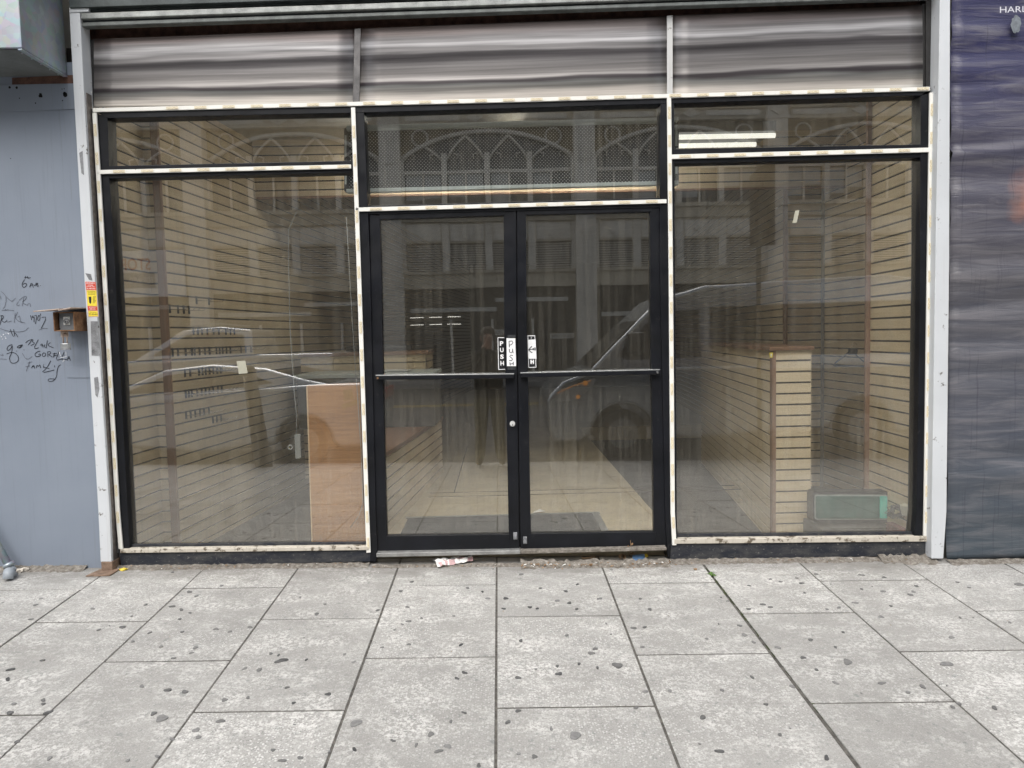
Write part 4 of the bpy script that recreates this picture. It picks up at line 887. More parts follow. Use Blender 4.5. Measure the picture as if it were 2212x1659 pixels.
# things in the right window
LB = thing('lightbox_sign', P(1850, 1100, .35), 'teal acrylic lightbox with rounded pale frame lying in the right window', 'lightbox')
def rr_(x0, y0, x1, y1, r, y): 
    out = []
    for cx_, cy_, a0 in ((x1 - r, y0 + r, -90), (x1 - r, y1 - r, 0), (x0 + r, y1 - r, 90), (x0 + r, y0 + r, 180)):
        for k_ in range(5): a = rad(a0 + k_ * 22.5); out.append(P(cx_ + r * math.cos(a), cy_ + r * math.sin(a), y))
    return out
m = MB(); m.prism(rr_(1756, 1062, 1926, 1130, 8, .36), (0, .1, 0)); m.build('case', M['blackplastic'], LB, .004)
m = MB(); m.prism(rr_(1760, 1069, 1919.5, 1123, 6, .352), (0, .012, 0)); m.build('frame', simple('grey sign frame', (.33,.36,.35), .4), LB, .002)
m = MB(); m.prism(rr_(1763, 1072, 1900, 1120, 3, .347), (0, .012, 0)); m.build('face', M['tealdim'], LB, .001)
m = MB(); m.prism(rr_(1901, 1072, 1916.5, 1120, 3, .345), (0, .012, 0)); m.build('end_strip', M['teal'], LB, .001)
m = MB(); m.box(P(1756, 1132, .42).x, P(1990, 1132, .4).x, .28, .75, WZ, P(1850, 1131, .4).z); tag(m.build('window_plinth', M['darkwall'], bevel=.004), 'dark low plinth under the teal lightbox in the right window', 'plinth')
cc = P(1936, 1106, .15); m = MB(); pts = []
for k in range(90): a = k * .55; r = .035 + .018 * math.sin(k * 1.7) ; pts.append(cc + Vector((r * math.cos(a) * 1.25, .02 * math.sin(k * .9), r * math.sin(a) * .9)))
m.tube(pts, .0035, 6); tag(m.build('cable_coil', M['blackplastic']), 'coil of black cable beside the teal lightbox', 'cable')
c = P(1959, 1101, .11); o = MB(); o.box(-.022, .022, -.03, .03, -.036, .036); a = o.build('power_adapter', M['beigeplastic'], None, .005); a.location = c; a.rotation_euler = (0, rad(-14), rad(20)); tag(a, 'beige power adapter leaning at the right window corner', 'adapter')
m = MB(); a = P(1921, 1131, .22); b = P(1962, 1158, .22); m.box(a.x, min(b.x + .03, 2.566), .075, .26, WZ, a.z); tag(m.build('loose_brick', M['brick'], bevel=.003), 'reddish brick in the lower right corner of the right window', 'brick')
# door mat with aluminium strip
MT = thing('door_mat', (0, .7, FZ), 'black rubber door mat with metal edge strips just inside the doors', 'mat')
m = MB(); m.box(-.70, .66, .3, .9, FZ, FZ + .008); m.build('rubber', M['mat'], MT)
m = MB(); m.box(-.72, .72, .9, .945, FZ, FZ + .007); m.box(.66, .71, .3, .899, FZ, FZ + .007)
for k in range(6): m.disc((-.6 + k * .24, .922, FZ + .007), (0, 0, 1), .005, .002, 8)
m.build('edge_strip', M['alu'], MT)
m = MB(); a = Vector((.27, 1.0, FZ + .004)); m.add([a + Vector(v) for v in ((-.05,-.03,0),(.02,-.04,.01),(.05,0,.004),(.01,.04,.012),(-.03,.03,0))], [(0,1,2,3,4)]); tag(m.build('paper_scrap', M['paper'], fix=False), 'scrap of white paper on the beige floor behind the right door', 'paper scrap')

# ------------------------------------------------------------------ push signs
PS = thing('push_sign', P(1084, 764, -.02), 'black push sticker with white letters on the left door glass', 'door sign')
m = MB(); m.px([(1074.8,728.5),(1091.5,728.5),(1092.5,798.5),(1076.5,799)], -.0145, .0008); m.build('white_border', M['signwhite'], PS)
m = MB(); m.px([(1076.3,730.2),(1090.2,730.2),(1091.2,796.8),(1078,797.2)], -.0153, .0006); m.build('black_panel', M['signblack'], PS)
m = MB()
for k, ch in enumerate('PUSH'): text_into(m, ch, .05, face_street(P(1083.6 + k * .4, 742 + k * 14.2, -.0159), 0), 0, fit=(.022, .0275), bold=.002)
m.build('lettering', M['signwhite'], PS, fix=False)
PS2 = thing('push_sign', P(1104, 760, -.05), 'white paper sign with handwritten push taped on the left door stile', 'door sign')
m = MB(); m.px([(1094,730.5),(1113,731),(1115,791),(1095,791)], -.0420, .0012); m.build('paper_sheet', M['signwhite'], PS2)
m = MB()
def w_(pts, y=-.0428, w=.0042): m.ribbon([P(a, b, y) for a, b in pts], w, (0, -1, 0))
w_([(1099.5,737),(1100.3,750)]); w_([(1099.5,737),(1106,736.5),(1108,740),(1105,744.5),(1100,745.5)])
w_([(1100.5,754),(1100.5,760),(1104,762.5),(1107,760),(1107.5,753.5)]); w_([(1107.3,757),(1108.5,763)])
w_([(1108,768),(1103,767),(1100.8,770),(1105,773),(1107.5,776.5),(1104,779.5),(1100,778.5)])
w_([(1101.5,782.5),(1102,789.5)]); w_([(1108.5,781.5),(1109,789)]); w_([(1101.8,786.5),(1108.8,785.2)])
m.build('handwriting', M['ink'], PS2, fix=False)
m = MB()
for y0 in (724, 793):
    m.px([(1096,y0),(1114,y0 - 1),(1113,y0 + 6),(1097,y0 + 6)], -.0416, .0004)
m.build('clear_tape', simple('scuffed clear tape', (.05,.052,.055), .15, 0, .4, 60), PS2)
PS3 = thing('arrow_sign', P(1150, 760, -.02), 'black door sticker partly covered by a white paper arrow on the right door glass', 'door sign')
m = MB(); m.px([(1139.5,724.5),(1156,724.5),(1158.5,794),(1141.5,794.5)], -.0145, .0008); m.build('white_border', M['signwhite'], PS3)
m = MB(); m.px([(1141,726.2),(1154.8,726.2),(1157,792.3),(1143,792.8)], -.0153, .0006); m.build('black_panel', M['signblack'], PS3)
m = MB(); text_into(m, 'H', .05, face_street(P(1149.7, 781.5, -.0161), 0), 0, fit=(.022, .026), bold=.004); text_into(m, 'P', .05, face_street(P(1148, 730, -.0159), 0), 0, fit=(.006, .012)); m.build('lettering', M['signwhite'], PS3, fix=False)
m = MB(); m.px([(1140,734),(1157,733),(1159,775),(1141,775)], -.0168, .0008); m.build('paper_sheet', M['signwhite'], PS3)
m = MB(); w_([(1142.5,755.5),(1150,754),(1156.5,751)], -.0175, .005); w_([(1149,748),(1145,752),(1142.3,755.6),(1145.5,759.5),(1150,762)], -.0178, .005); w_([(1150,754.5),(1156.5,756),(1156,751)], -.0181, .006); m.build('arrow', M['ink'], PS3, fix=False)
# ================================================================== ACROSS THE STREET (seen in the glass)
BY = -24.0
OB = thing('terracotta_building', (3, BY, -.28), 'tan building with pointed arch windows mirrored in the shop glass', 'building')
BX0, PITCHB = 3.37, 7.33
KB_ = range(-4, 5)
xa, xb = BX0 - 4.5 * PITCHB, BX0 + 4.5 * PITCHB
m = MB(); m.box(xa, xb, BY - 8, BY - .5, -.28, 14.0); m.box(xa, xb, BY - .499, BY, 9.55, 13.6); m.box(xa, xb, BY - .5, BY + .25, 13.6, 14.0)
m.box(xa, xb, BY - .499, BY + .06, 5.9, 6.3); m.box(xa, xb, BY - .5, BY + .16, 6.3, 6.45); m.box(xa, xb, BY - .499, BY - .02, 3.4, 3.95); m.box(xa, xb, BY - .5, BY + .1, 3.95, 4.06); m.box(xa, xb, BY - .499, BY - .05, 5.12, 5.9)
m.box(xa, xb, BY + .001, BY + .05, 9.95, 10.05); m.box(xa, xb, BY + .001, BY + .05, 9.55, 9.63)
m.build('wall', M['terra'], OB)
orn, oche, mull, glass, blind, low = MB(), MB(), MB(), MB(), MB(), MB()
for k in KB_:
    xp = BX0 + k * PITCHB
    pm = MB(); pm.box(xp - .385, xp + .385, BY - .49, BY + .22, -.28, 13.55); pm.box(xp - .43, xp + .43, BY - .3, BY + .27, 9.5, 9.62); pm.box(xp - .43, xp + .43, BY - .3, BY + .27, 6.25, 6.5)
    pm.prism([(xp, BY + .22, 8.9), (xp + .2, BY + .22, 8.6), (xp + .2, BY + .22, 8.1), (xp - .2, BY + .22, 8.1), (xp - .2, BY + .22, 8.6)], (0, .05, 0))
    pm.prism([(xp - .22, BY + .22, 9.4), (xp + .22, BY + .22, 9.4), (xp + .22, BY + .22, 9.1), (xp, BY + .22, 8.95), (xp - .22, BY + .22, 9.1)], (0, .05, 0))
    pm.prism([(xp, BY + .22, 10.05), (xp + .26, BY + .22, 9.8), (xp, BY + .22, 9.64), (xp - .26, BY + .22, 9.8)], (0, .06, 0))
    pm.prism([(xp, BY + .22, 5.8), (xp + .25, BY + .22, 5.5), (xp, BY + .22, 5.2), (xp - .25, BY + .22, 5.5)], (0, .05, 0))
    pm.build('pilaster', M['terralight'], OB)
    if k == 4: continue
    x0, x1 = xp + .385, xp + PITCHB - .385; xc = (x0 + x1) / 2; hw = (x1 - x0) / 2
    # frieze diamonds
    for s in (-1, 1):
        orn.prism([(xc + s * .42, BY + .001, 10.0), (xc + s * .78, BY + .001, 9.8), (xc + s * .42, BY + .001, 9.63), (xc + s * .1, BY + .001, 9.8)], (0, .05, 0))
    orn.box(x0 + .25, xc - 1.0, BY + .001, BY + .035, 9.7, 9.9); orn.box(xc + 1.0, x1 - .25, BY + .001, BY + .035, 9.7, 9.9)
    # segmental arch with ochre spandrel above
    arch = [(xc - hw + 2 * hw * t, 8.35 + 1.0 * (1 - abs(2 * t - 1) ** 2.2)) for t in [i / 20 for i in range(21)]]
    for (ax, az), (bx_, bz) in zip(arch[:-1], arch[1:]):
        oche.quad((ax, BY - .3, az), (bx_, BY - .3, bz), (bx_, BY - .3, 9.55), (ax, BY - .3, 9.55))
    mull.tube([(a, BY - .22, z) for a, z in arch], .085, 6)
    for s in (-1, 1):
        cx_ = xc + s * (hw - .75); mull.tube([(cx_ + .3 * math.cos(a), BY - .25, 9.13 + .3 * math.sin(a)) for a in [i * math.pi / 7 for i in range(15)]], .04, 5)
    w4 = 2 * hw / 4
    for i in range(5):
        xm = x0 + i * w4; mull.box(xm - .1, xm + .1, BY - .42, BY - .16, 6.45, 8.35 if i in (0, 4) else 8.55)
        mull.box(xm - .14, xm + .14, BY - .42, BY - .045, 3.95, 5.9)
    for i in range(4):
        xl, xr = x0 + i * w4 + .1, x0 + (i + 1) * w4 - .1; xm = (xl + xr) / 2; top = 9.2 if i in (1, 2) else 8.85
        for s, e in ((xl, xm), (xr, xm)):
            mull.tube([(s + (e - s) * t, BY - .26, 8.3 + (top - 8.3) * (t ** .7) ) for t in (0, .2, .4, .6, .8, 1)], .05, 5)
            mull.tube([(s + (e - s) * .35, BY - .27, 8.55), (s + (e - s) * .6, BY - .27, 8.5), (s + (e - s) * .55, BY - .27, 8.35)], .03, 5)
        mull.box(xl, xr, BY - .40, BY - .3, 7.8, 7.92); mull.box(xm - .035, xm + .035, BY - .40, BY - .32, 6.45, 7.8)
        glass.box(xl - .1, xr + .1, BY - .49, BY - .42, 6.45, 9.3)
        if R.random() < .35 or (k == 0 and i in (2, 3)) or (k == -1 and i in (2, 3)):
            h = R.uniform(.5, 1.2); blind.box(xl + .06, xm - .05, BY - .418, BY - .41, 7.78 - h, 7.78)
            if R.random() < .6: blind.box(xm + .05, xr - .06, BY - .418, BY - .41, 7.78 - h * R.uniform(.6, 1), 7.78)
        # diamond panels and louvres
        orn.box(xl + .08, xr - .08, BY - .05, BY - .02, 5.2, 5.82)
        orn.prism([(xm, BY - .02, 5.8), (xm + .3, BY - .02, 5.5), (xm, BY - .02, 5.22), (xm - .3, BY - .02, 5.5)], (0, .045, 0))
        low.box(xl, xr, BY - .49, BY - .3, 4.06, 5.12)
        for q in range(11): orn.box(xl + .05, xr - .05, BY - .28, BY - .2, 4.12 + q * .09, 4.16 + q * .09)
    # ground floor shop front
    sm = MB(); sm.box(x0, x1, BY - .49, BY - .25, -.28, 3.4); sf_ = sm.build('shop_front', M['darkshop'], OB)
    am = MB(); r0 = R.uniform(2.2, 2.6)
    am.box(x0 + .2, x0 + R.uniform(2.5, 4), BY - .24, BY - .12, r0, r0 + .16); am.box(xc + .2, x1 - .3, BY - .24, BY - .15, r0 + .35, r0 + .5); am.build('shop_ledge', M['awning'], sf_)
    wm = MB()
    for q in range(4): wx = x0 + .4 + q * 1.55; wm.box(wx, wx + 1.3, BY - .245, BY - .2, .2, 2.1)
    wm.build('shop_window', M['farglass'], sf_)
    if k == -1:
        for q in range(4):
            for zz in (2.02, 2.3): lm = MB(); lm.box(-4.1 + q * .72, -4.1 + q * .72 + .5, BY - .2, BY - .17, zz, zz + .025); lm.build('shop_light', M['lampfar'], sf_)
    tm = MB()
    for q in range(3): wx = x0 + .4 + q * 1.55; tm.box(wx + 1.33, wx + 1.42, BY - .24, BY - .14, -.2, 2.2)
    tm.build('shop_post', M['terralight'], sf_)
orn.build('ornament', M['terralight'], OB); oche.build('spandrel', M['bronze'], OB); mull.build('tracery', M['terralight'], OB)
gw_ = glass.build('window_glass', M['farglass'], OB); blind.build('blind', M['blind'], OB); low.build('louvre_back', M['darkshop'], OB)
OB.location.z -= .2
# banner and stickers across the street
SN = thing('store_banner', (-13.3, BY + .3, 4.0), 'white banner reading store and for info mirrored in the left window', 'banner sign')
m = MB(); m.box(-15.0, -11.7, BY + .28, BY + .31, 3.1, 4.85); m.build('sheet', M['signwhite'], SN)
m = MB(); text_into(m, 'STORE', 1, face_shop(Vector((-13.67, BY + .313, 4.32))), 0, fit=(1.39, .46), bold=.02); m.build('red_lettering', M['signred'], SN, fix=False)
m = MB(); m.box(-14.9, -12.85, BY + .311, BY + .314, 3.42, 4.0); m.build('grey_panel', M['greytext'], SN)
m = MB(); text_into(m, 'FOR INFO', 1, face_shop(Vector((-13.37, BY + .317, 3.71))), 0, fit=(.85, .22)); text_into(m, '2', 1, face_shop(Vector((-14.1, BY + .317, 3.71))), 0, fit=(.26, .44)); m.build('white_lettering', M['signwhite'], SN, fix=False)
for nm, x, z in (('left', -.25, 1.5), ('right', 2.42, 1.32)):
    t = thing('shop_window_sign', (x, BY - .15, z), 'small pale strip sign on a far shop window, %s of two' % nm, 'window sign', 'strip signs on far shop windows')
    m = MB(); m.box(x - .46, x + .46, BY - .19, BY - .18, z - .1, z + .1); m.build('strip', M['awning'], t)
    m = MB(); text_into(m, 'DOLLAR CENTRAL', 1, face_shop(Vector((x, BY - .177, z))), 0, fit=(.84, .11)); m.build('lettering', M['ink'], t, fix=False)

# ------------------------------------------------------------------ vehicles
def wheel_arch(cx, r, n=9): return [(cx + r * math.cos(a), .32 + r * math.sin(a)) for a in [math.pi * i / (n - 1) for i in range(n)]]
def shade(o):
    for p in o.data.polygons: p.use_smooth = True
    b = o.modifiers[0]; b.segments = 4; b.harden_normals = True
    return o
def vehicle(name, x0, ycen, W, low, green, paint, wheels, rw, label, cat, glass_side, glass_ends, taper=.16, extra=None):
    """side outlines in (x, z): x grows to the right as seen in the glass, z above the road"""
    zr = road_z(ycen) + .005
    T = thing(name, (x0, ycen, zr), label, cat)
    V = lambda x, y, z: Vector((x0 + x, ycen + y, zr + z)); h = W / 2
    m = MB(); m.prism([V(x, -h, z) for x, z in low], (0, W, 0)); shade(m.build('body', paint, T, .07))
    zb = min(z for x, z in green); zt = max(z for x, z in green)
    ins = lambda z: h - .02 - taper * (z - zb) / max(zt - zb, .01)
    m = MB(); n = len(green); A = [V(x, -ins(z), z) for x, z in green]; B = [V(x, ins(z), z) for x, z in green]
    m.add(A + B, [tuple(range(n)), tuple(range(2 * n - 1, n - 1, -1))] + [(i, i + n, (i + 1) % n + n, (i + 1) % n) for i in range(n)]); shade(m.build('cabin', paint, T, .06))
    for poly in glass_side:
        for s in (-1, 1):
            m = MB(); m.prism([V(x, s * (ins(z) - .004), z) for x, z in poly], (0, s * .012, 0)); m.build('side_window', M['carglass'], T)
    for (xa_, za, xb_, zb_) in glass_ends:
        m = MB(); nrm = Vector((za - zb_, 0, xb_ - xa_)).normalized(); nrm = nrm if nrm.z > 0 else -nrm
        a, b = .06, .06
        m.prism([V(xa_, -ins(za) + a, za) + nrm * .004, V(xa_, ins(za) - a, za) + nrm * .004, V(xb_, ins(zb_) - b, zb_) + nrm * .004, V(xb_, -ins(zb_) + b, zb_) + nrm * .004], nrm * .012); m.build('windscreen', M['carglass'], T)
    for cx_ in wheels:
        for s in (-1, 1):
            ys = s * (h - .2)
            m = MB(); m.tube([V(cx_, ys, rw), V(cx_, s * (h - .01), rw)], rw, 24); wo = m.build('wheel', M['tyre'], T, .02)
            m = MB(); m.tube([V(cx_, s * (h - .03), rw), V(cx_, s * (h + .004), rw)], rw * .62, 18); m.build('rim', M['postbare'], wo)
    return T, V, h
# grey van close to the kerb
rwv = .34
lowv = [(.1, .22), (0, .5), (.02, .86), (.25, 1.08), (.62, 1.22), (1.4, 1.26), (5.4, 1.26), (5.45, .3), (4.95, .24)] + wheel_arch(4.45, .44)[0:] + [(2.0, .22)] + wheel_arch(1.08, .44) + [(.5, .22)]
grv = [(.60, 1.20), (1.36, 1.94), (1.68, 2.22), (2.3, 2.38), (4.9, 2.48), (5.36, 2.42), (5.42, 1.20)]
T, V, h = vehicle('parked_van', .62, -6.75, 2.0, lowv, grv, M['vanpaint'], (1.08, 4.45), rwv, 'grey van with lit amber headlamp parked at the kerb, mirrored in the right door', 'van',
    [[(1.0, 1.42), (1.62, 2.03), (2.2, 2.05), (2.2, 1.38), (1.2, 1.36)], [(2.35, 1.38), (2.35, 2.08), (5.2, 2.12), (5.25, 1.38)]], [(.66, 1.26, 1.32, 1.9)], .2)
for s in (1, -1):
    m = MB(); m.prism([V(x, s * (h - .03), z) for x, z in ((.1, .8), (.22, .98), (.66, 1.12), (.72, 1.1), (.6, .95), (.4, .82))], (0, s * .045, 0)); hl = m.build('headlight', M['headlamp'], T, .008)
    m = MB(); m.tube([V(.16, s * (h + .02), .93), V(.4, s * (h + .02), 1.03), V(.64, s * (h + .02), 1.09)], .005, 6); m.disc(V(.56, s * (h + .015), 1.06), (0, s, 0), .035, .012, 10); m.disc(V(.46, s * (h + .015), .87), (0, s, 0), .03, .012, 10); m.build('amber_lamp', M['amber'], hl)
    m = MB(); m.tube([V(1.08 + .46 * math.cos(a), s * (h + .006), .32 + .46 * math.sin(a)) for a in [math.pi * (.12 + i / 14 * .78) for i in range(15)]], .016, 6); m.build('arch_trim', M['alu'], T)
    m = MB(); m.box(V(1.15, 0, 0).x, V(1.38, 0, 0).x, V(0, s * (h + .02), 0).y - .09, V(0, s * (h + .02), 0).y + .09, V(0, 0, 1.45).z, V(0, 0, 1.75).z); m.build('wing_mirror', M['blackplastic'], T, .03)
# sedan
lows = [(.06, .25), (0, .55), (.04, .95), (.14, 1.13), (.85, 1.13), (3.75, 1.0), (4.5, .88), (4.72, .7), (4.78, .3), (4.4, .22)] + wheel_arch(3.85, .37) + [(2.4, .2)] + wheel_arch(1.0, .37) + [(.5, .22)]
lows = [(-x, z) for x, z in lows]
grs = [(-.55, 1.10), (-1.0, 1.2), (-1.55, 1.37), (-2.3, 1.44), (-2.95, 1.38), (-3.9, .96)]
T, V, h = vehicle('parked_sedan', -1.72, -6.6, 1.8, lows, grs, M['silver'], (-1.0, -3.85), .33, 'silver sedan parked at the kerb, mirrored low in the left window', 'car',
    [[(-1.42, 1.16), (-1.75, 1.29), (-2.35, 1.36), (-2.9, 1.3), (-3.5, 1.06), (-2.2, 1.08)]], [(-.66, 1.13, -1.42, 1.33), (-3.8, .99, -3.0, 1.36)], .2)
m = MB(); m.box(V(-.02, 0, 0).x, V(.02, 0, 0).x, V(0, -h + .1, 0).y, V(0, h - .1, 0).y, V(0, 0, .85).z, V(0, 0, 1.0).z); m.build('tail_lamp', M['redlamp'], T, .01)
for x in (-1.75, -2.75):
    m = MB(); m.box(V(x - .11, 0, 0).x, V(x + .11, 0, 0).x, V(0, h, 0).y - .01, V(0, h, 0).y + .03, V(0, 0, .92).z, V(0, 0, .95).z); m.build('door_handle', M['chrome'], T, .006)
m = MB(); m.tube([V(x, h - .005, z) for x, z in ((-1.38, 1.16), (-1.5, 1.1), (-2.2, 1.075), (-3.5, 1.05))], .01, 6); m.build('chrome_trim', M['chrome'], T)
# pickup truck further out
lowp = [(.02, .45), (0, 1.38), (1.66, 1.38), (4.2, 1.3), (5.5, 1.22), (5.72, .95), (5.75, .45)] + [(5.3, .35)] + wheel_arch(4.75, .46) + [(3.0, .35)] + wheel_arch(1.15, .46) + [(.5, .4)]
lowp = [(-x, z) for x, z in lowp]
grp = [(-1.68, 1.32), (-1.74, 1.9), (-2.4, 1.97), (-3.2, 1.92), (-4.2, 1.28)]
T, V, h = vehicle('pickup_truck', -3.45, -12.0, 1.95, lowp, grp, M['whitepaint'], (-1.15, -4.75), .39, 'pale crew cab pickup truck out in the street, mirrored above the sedan', 'truck',
    [[(-1.86, 1.42), (-1.9, 1.8), (-2.4, 1.86), (-3.1, 1.82), (-3.8, 1.4)]], [(-4.1, 1.33, -3.3, 1.88)], .16)
m = MB(); m.tube([V(x, h - .16, z) for x, z in ((-1.76, 1.97), (-2.4, 2.03), (-3.1, 1.98))], .02, 6); m.build('roof_rail', M['alu'], T)
m = MB(); m.box(V(-5.75, 0, 0).x, V(-5.55, 0, 0).x, V(0, h - .4, 0).y, V(0, h - .02, 0).y, V(0, 0, .95).z, V(0, 0, 1.12).z); m.build('headlight', M['headlamp'], T, .01)

# parking sign on a pole, meter post
px_ = 3.33; gy = -4.95
SP = thing('street_sign', (px_, gy, gz(px_, gy)), 'dark back of a stacked street sign on a pole, mirrored in the right window', 'street sign')
m = MB(); m.tube([(px_, gy, gz(px_, gy)), (px_, gy, 3.5)], .03, 10); m.build('pole', M['poledark'], SP)
m = MB(); ca_, sa = math.cos(rad(20)), math.sin(rad(20))
def sgn(u, z): return (px_ + .03 + u * ca_, gy + .045 + u * sa, z)
m.prism([sgn(-.15, 2.42), sgn(.15, 2.42), sgn(.15, 3.5), sgn(.0, 3.42), sgn(-.15, 3.3)], (-sa * .004, ca_ * .004, 0)); m.build('sign_plate', M['signback'], SP)
px_ = -3.15; MP = thing('kerb_post', (px_, -4.9, gz(px_, -4.9)), 'leaning dark steel post at the kerb, mirrored in the left window', 'post')
m = MB(); m.tube([(px_ + .12, -4.9, gz(px_, -4.9) - .02), (px_ - .02, -4.9, 1.0)], [.11, .085], 12); m.build('shaft', M['poledark'], MP)
m = MB(); m.tube([(px_ - .018, -4.9, .98), (px_ - .028, -4.9, 1.06)], [.1, .06], 12); m.build('cap', M['signback'], MP)

# ------------------------------------------------------------------ people (seen only in the glass)
def person(root, joints, edges, mats, matfn, hair=None):
    """one skinned body; joints: name -> (x,y,z,r)"""
    names = list(joints); idx = {n_: i for i, n_ in enumerate(names)}
    me = bpy.data.meshes.new('body'); me.from_pydata([joints[n_][:3] for n_ in names], [(idx[a], idx[b]) for a, b in edges], [])
    ob = bpy.data.objects.new('body', me); COL.objects.link(ob)
    md = ob.modifiers.new('skin', 'SKIN'); md.use_smooth_shade = True; sub = ob.modifiers.new('sub', 'SUBSURF'); sub.levels = 2; sub.render_levels = 2
    for n_ in names:
        v = me.skin_vertices[0].data[idx[n_]]; v.radius = (joints[n_][3], joints[n_][4] if len(joints[n_]) > 4 else joints[n_][3]); v.use_root = (n_ == 'pelvis')
    dg = bpy.context.evaluated_depsgraph_get(); out = bpy.data.meshes.new_from_object(ob.evaluated_get(dg))
    bpy.data.objects.remove(ob); bpy.data.meshes.remove(me)
    b = bpy.data.objects.new('body', out); COL.objects.link(b); b.parent = root
    out.materials.clear(); [out.materials.append(q) for q in mats]
    for p in out.polygons: p.material_index = matfn(p.center); p.use_smooth = True
    return b
def hand(J, E, side, wrist, palm, fdir, curl, thumb):
    """five finger chains rooted in the palm"""
    w = Vector(J[wrist][:3]); p = Vector(palm); J[side + 'palm'] = (*p, .021, .014); E.append((wrist, side + 'palm'))
    d = Vector(fdir).normalized(); c_ = Vector(curl).normalized(); acr = d.cross(c_).normalized()
    for i, (ln, off) in enumerate(((.072, -.028), (.08, -.010), (.074, .009), (.058, .026))):
        prev = side + 'palm'; pos = p + acr * off + d * .02
        for s in range(3):
            nm = f'{side}f{i}{s}'; J[nm] = (*pos, .0088 - .0012 * s); E.append((prev, nm)); prev = nm
            pos = pos + (d * (1 - .33 * s) + c_ * (.25 + .4 * s)).normalized() * ln * .42
    t0 = p - acr * .03; t1 = t0 + Vector(thumb).normalized() * .03; J[side + 't0'] = (*t0, .011); J[side + 't1'] = (*t1, .009); E += [(side + 'palm', side + 't0'), (side + 't0', side + 't1')]
def figure(loc, rz, label, top, legs, phone=True):
    T = thing('person', loc, label, 'person'); T.rotation_euler.z = rz
    J = {'pelvis': (0, 0, .94, .18, .13), 'waist': (0, 0, 1.08, .185, .14), 'chest': (0, .0, 1.28, .19, .135), 'neckb': (0, .0, 1.44, .07), 'neck': (0, .015, 1.5, .052), 'chin': (0, .03, 1.555, .06), 'head': (0, .03, 1.63, .078, .092), 'crown': (0, .025, 1.685, .06, .07), 'nose': (0, .125, 1.605, .013),
         'lhip': (-.09, 0, .88, .115), 'lknee': (-.11, .02, .49, .085), 'lankle': (-.13, -.01, .11, .068), 'lheel': (-.13, -.03, .05, .048), 'ltoe': (-.16, .15, .04, .042),
         'rhip': (.09, 0, .88, .115), 'rknee': (.11, .02, .49, .085), 'rankle': (.13, -.01, .11, .068), 'rheel': (.13, -.03, .05, .048), 'rtoe': (.16, .15, .04, .042),
         'lsh': (-.19, -.01, 1.4, .066), 'rsh': (.19, -.01, 1.4, .066)}
    E = [('pelvis', 'waist'), ('waist', 'chest'), ('chest', 'neckb'), ('neckb', 'neck'), ('neck', 'chin'), ('chin', 'head'), ('head', 'crown'), ('head', 'nose'), ('pelvis', 'lhip'), ('lhip', 'lknee'), ('lknee', 'lankle'), ('lankle', 'lheel'), ('lankle', 'ltoe'), ('pelvis', 'rhip'), ('rhip', 'rknee'), ('rknee', 'rankle'), ('rankle', 'rheel'), ('rankle', 'rtoe'), ('chest', 'lsh'), ('chest', 'rsh')]
    if phone:
        J.update({'lel': (-.27, .1, 1.2, .052), 'lwr': (-.02, .27, 1.53, .03), 'rel': (.33, .1, 1.22, .052), 'rwr': (.24, .27, 1.54, .03)})
    else:
        J.update({'lel': (-.25, -.04, 1.12, .05), 'lwr': (-.25, .06, .9, .03), 'rel': (.25, -.02, 1.12, .05), 'rwr': (.25, .1, .92, .03)})
    E += [('lsh', 'lel'), ('lel', 'lwr'), ('rsh', 'rel'), ('rel', 'rwr')]
    if phone:
        hand(J, E, 'l', 'lwr', (.0, .285, 1.585), (.3, .05, 1), (1, .1, 0), (.6, -.2, 1)); hand(J, E, 'r', 'rwr', (.235, .285, 1.595), (-.3, .05, 1), (-1, .1, 0), (-.6, -.2, 1))
    else:
        hand(J, E, 'l', 'lwr', (-.25, .075, .83), (0, .1, -1), (.5, .3, -.2), (0, 1, -.6)); hand(J, E, 'r', 'rwr', (.25, .115, .85), (0, .1, -1), (-.5, .3, -.2), (0, 1, -.6))
    def mf_(c):
        if c.z > 1.475 and abs(c.x) < .1 and c.y < .2: return 1
        if phone and c.y > .255 and c.z > 1.5: return 1
        if not phone and c.z < .9 and abs(c.x) > .2 and c.z > .7: return 1
        if c.z < .1: return 3
        if c.z < .86: return 2
        return 0
    person(T, J, E, [top, M['skin'], legs, M['shoe']], mf_)
    def loc_build(mb, nm, mt, smooth=True):
        o = bpy.data.objects.new(nm, mb.mesh(nm, mt)); COL.objects.link(o); o.parent = T
        return o
    m = MB()
    rings = []
    for i in range(7):
        a = i / 6 * math.pi * .56; rings.append(((0, .012 - .01 * i / 6, 1.655 + .1 * math.cos(a)), .094 * math.sin(a) + .001))
    m.tube([r_[0] for r_ in rings], [r_[1] for r_ in rings], 16); loc_build(m, 'hair', M['hair'])
    m = MB()
    for s in (-1, 1): m.disc((s * .032, .108, 1.632), (0, 1, 0), .011, .008, 10)
    loc_build(m, 'eye', M['signwhite'])
    m = MB()
    for s in (-1, 1): m.disc((s * .032, .1165, 1.632), (0, 1, 0), .005, .002, 8)
    m.box(-.022, .022, .1, .106, 1.565, 1.571); loc_build(m, 'face_detail', M['hair'])
    m = MB()
    for s in (-1, 1): m.tube([(s * .083, .02, 1.585), (s * .094, .012, 1.61), (s * .09, .015, 1.64)], .011, 8)
    loc_build(m, 'ear', M['skin'])
    return T
gpx = -.14
figure((gpx, -4.84, gz(gpx, -4.84) + .008), 0, 'person in dark jacket and olive trousers holding up a phone, mirrored in left door', M['jacket'], M['trousers'])
ph = thing('phone', (-.005, -4.525, 1.336), 'black phone held up by the person mirrored in the left door', 'phone')
m = MB(); m.box(-.075, .082, -4.532, -4.524, 1.30, 1.376); m.build('phone_body', M['blackplastic'], ph, .003)
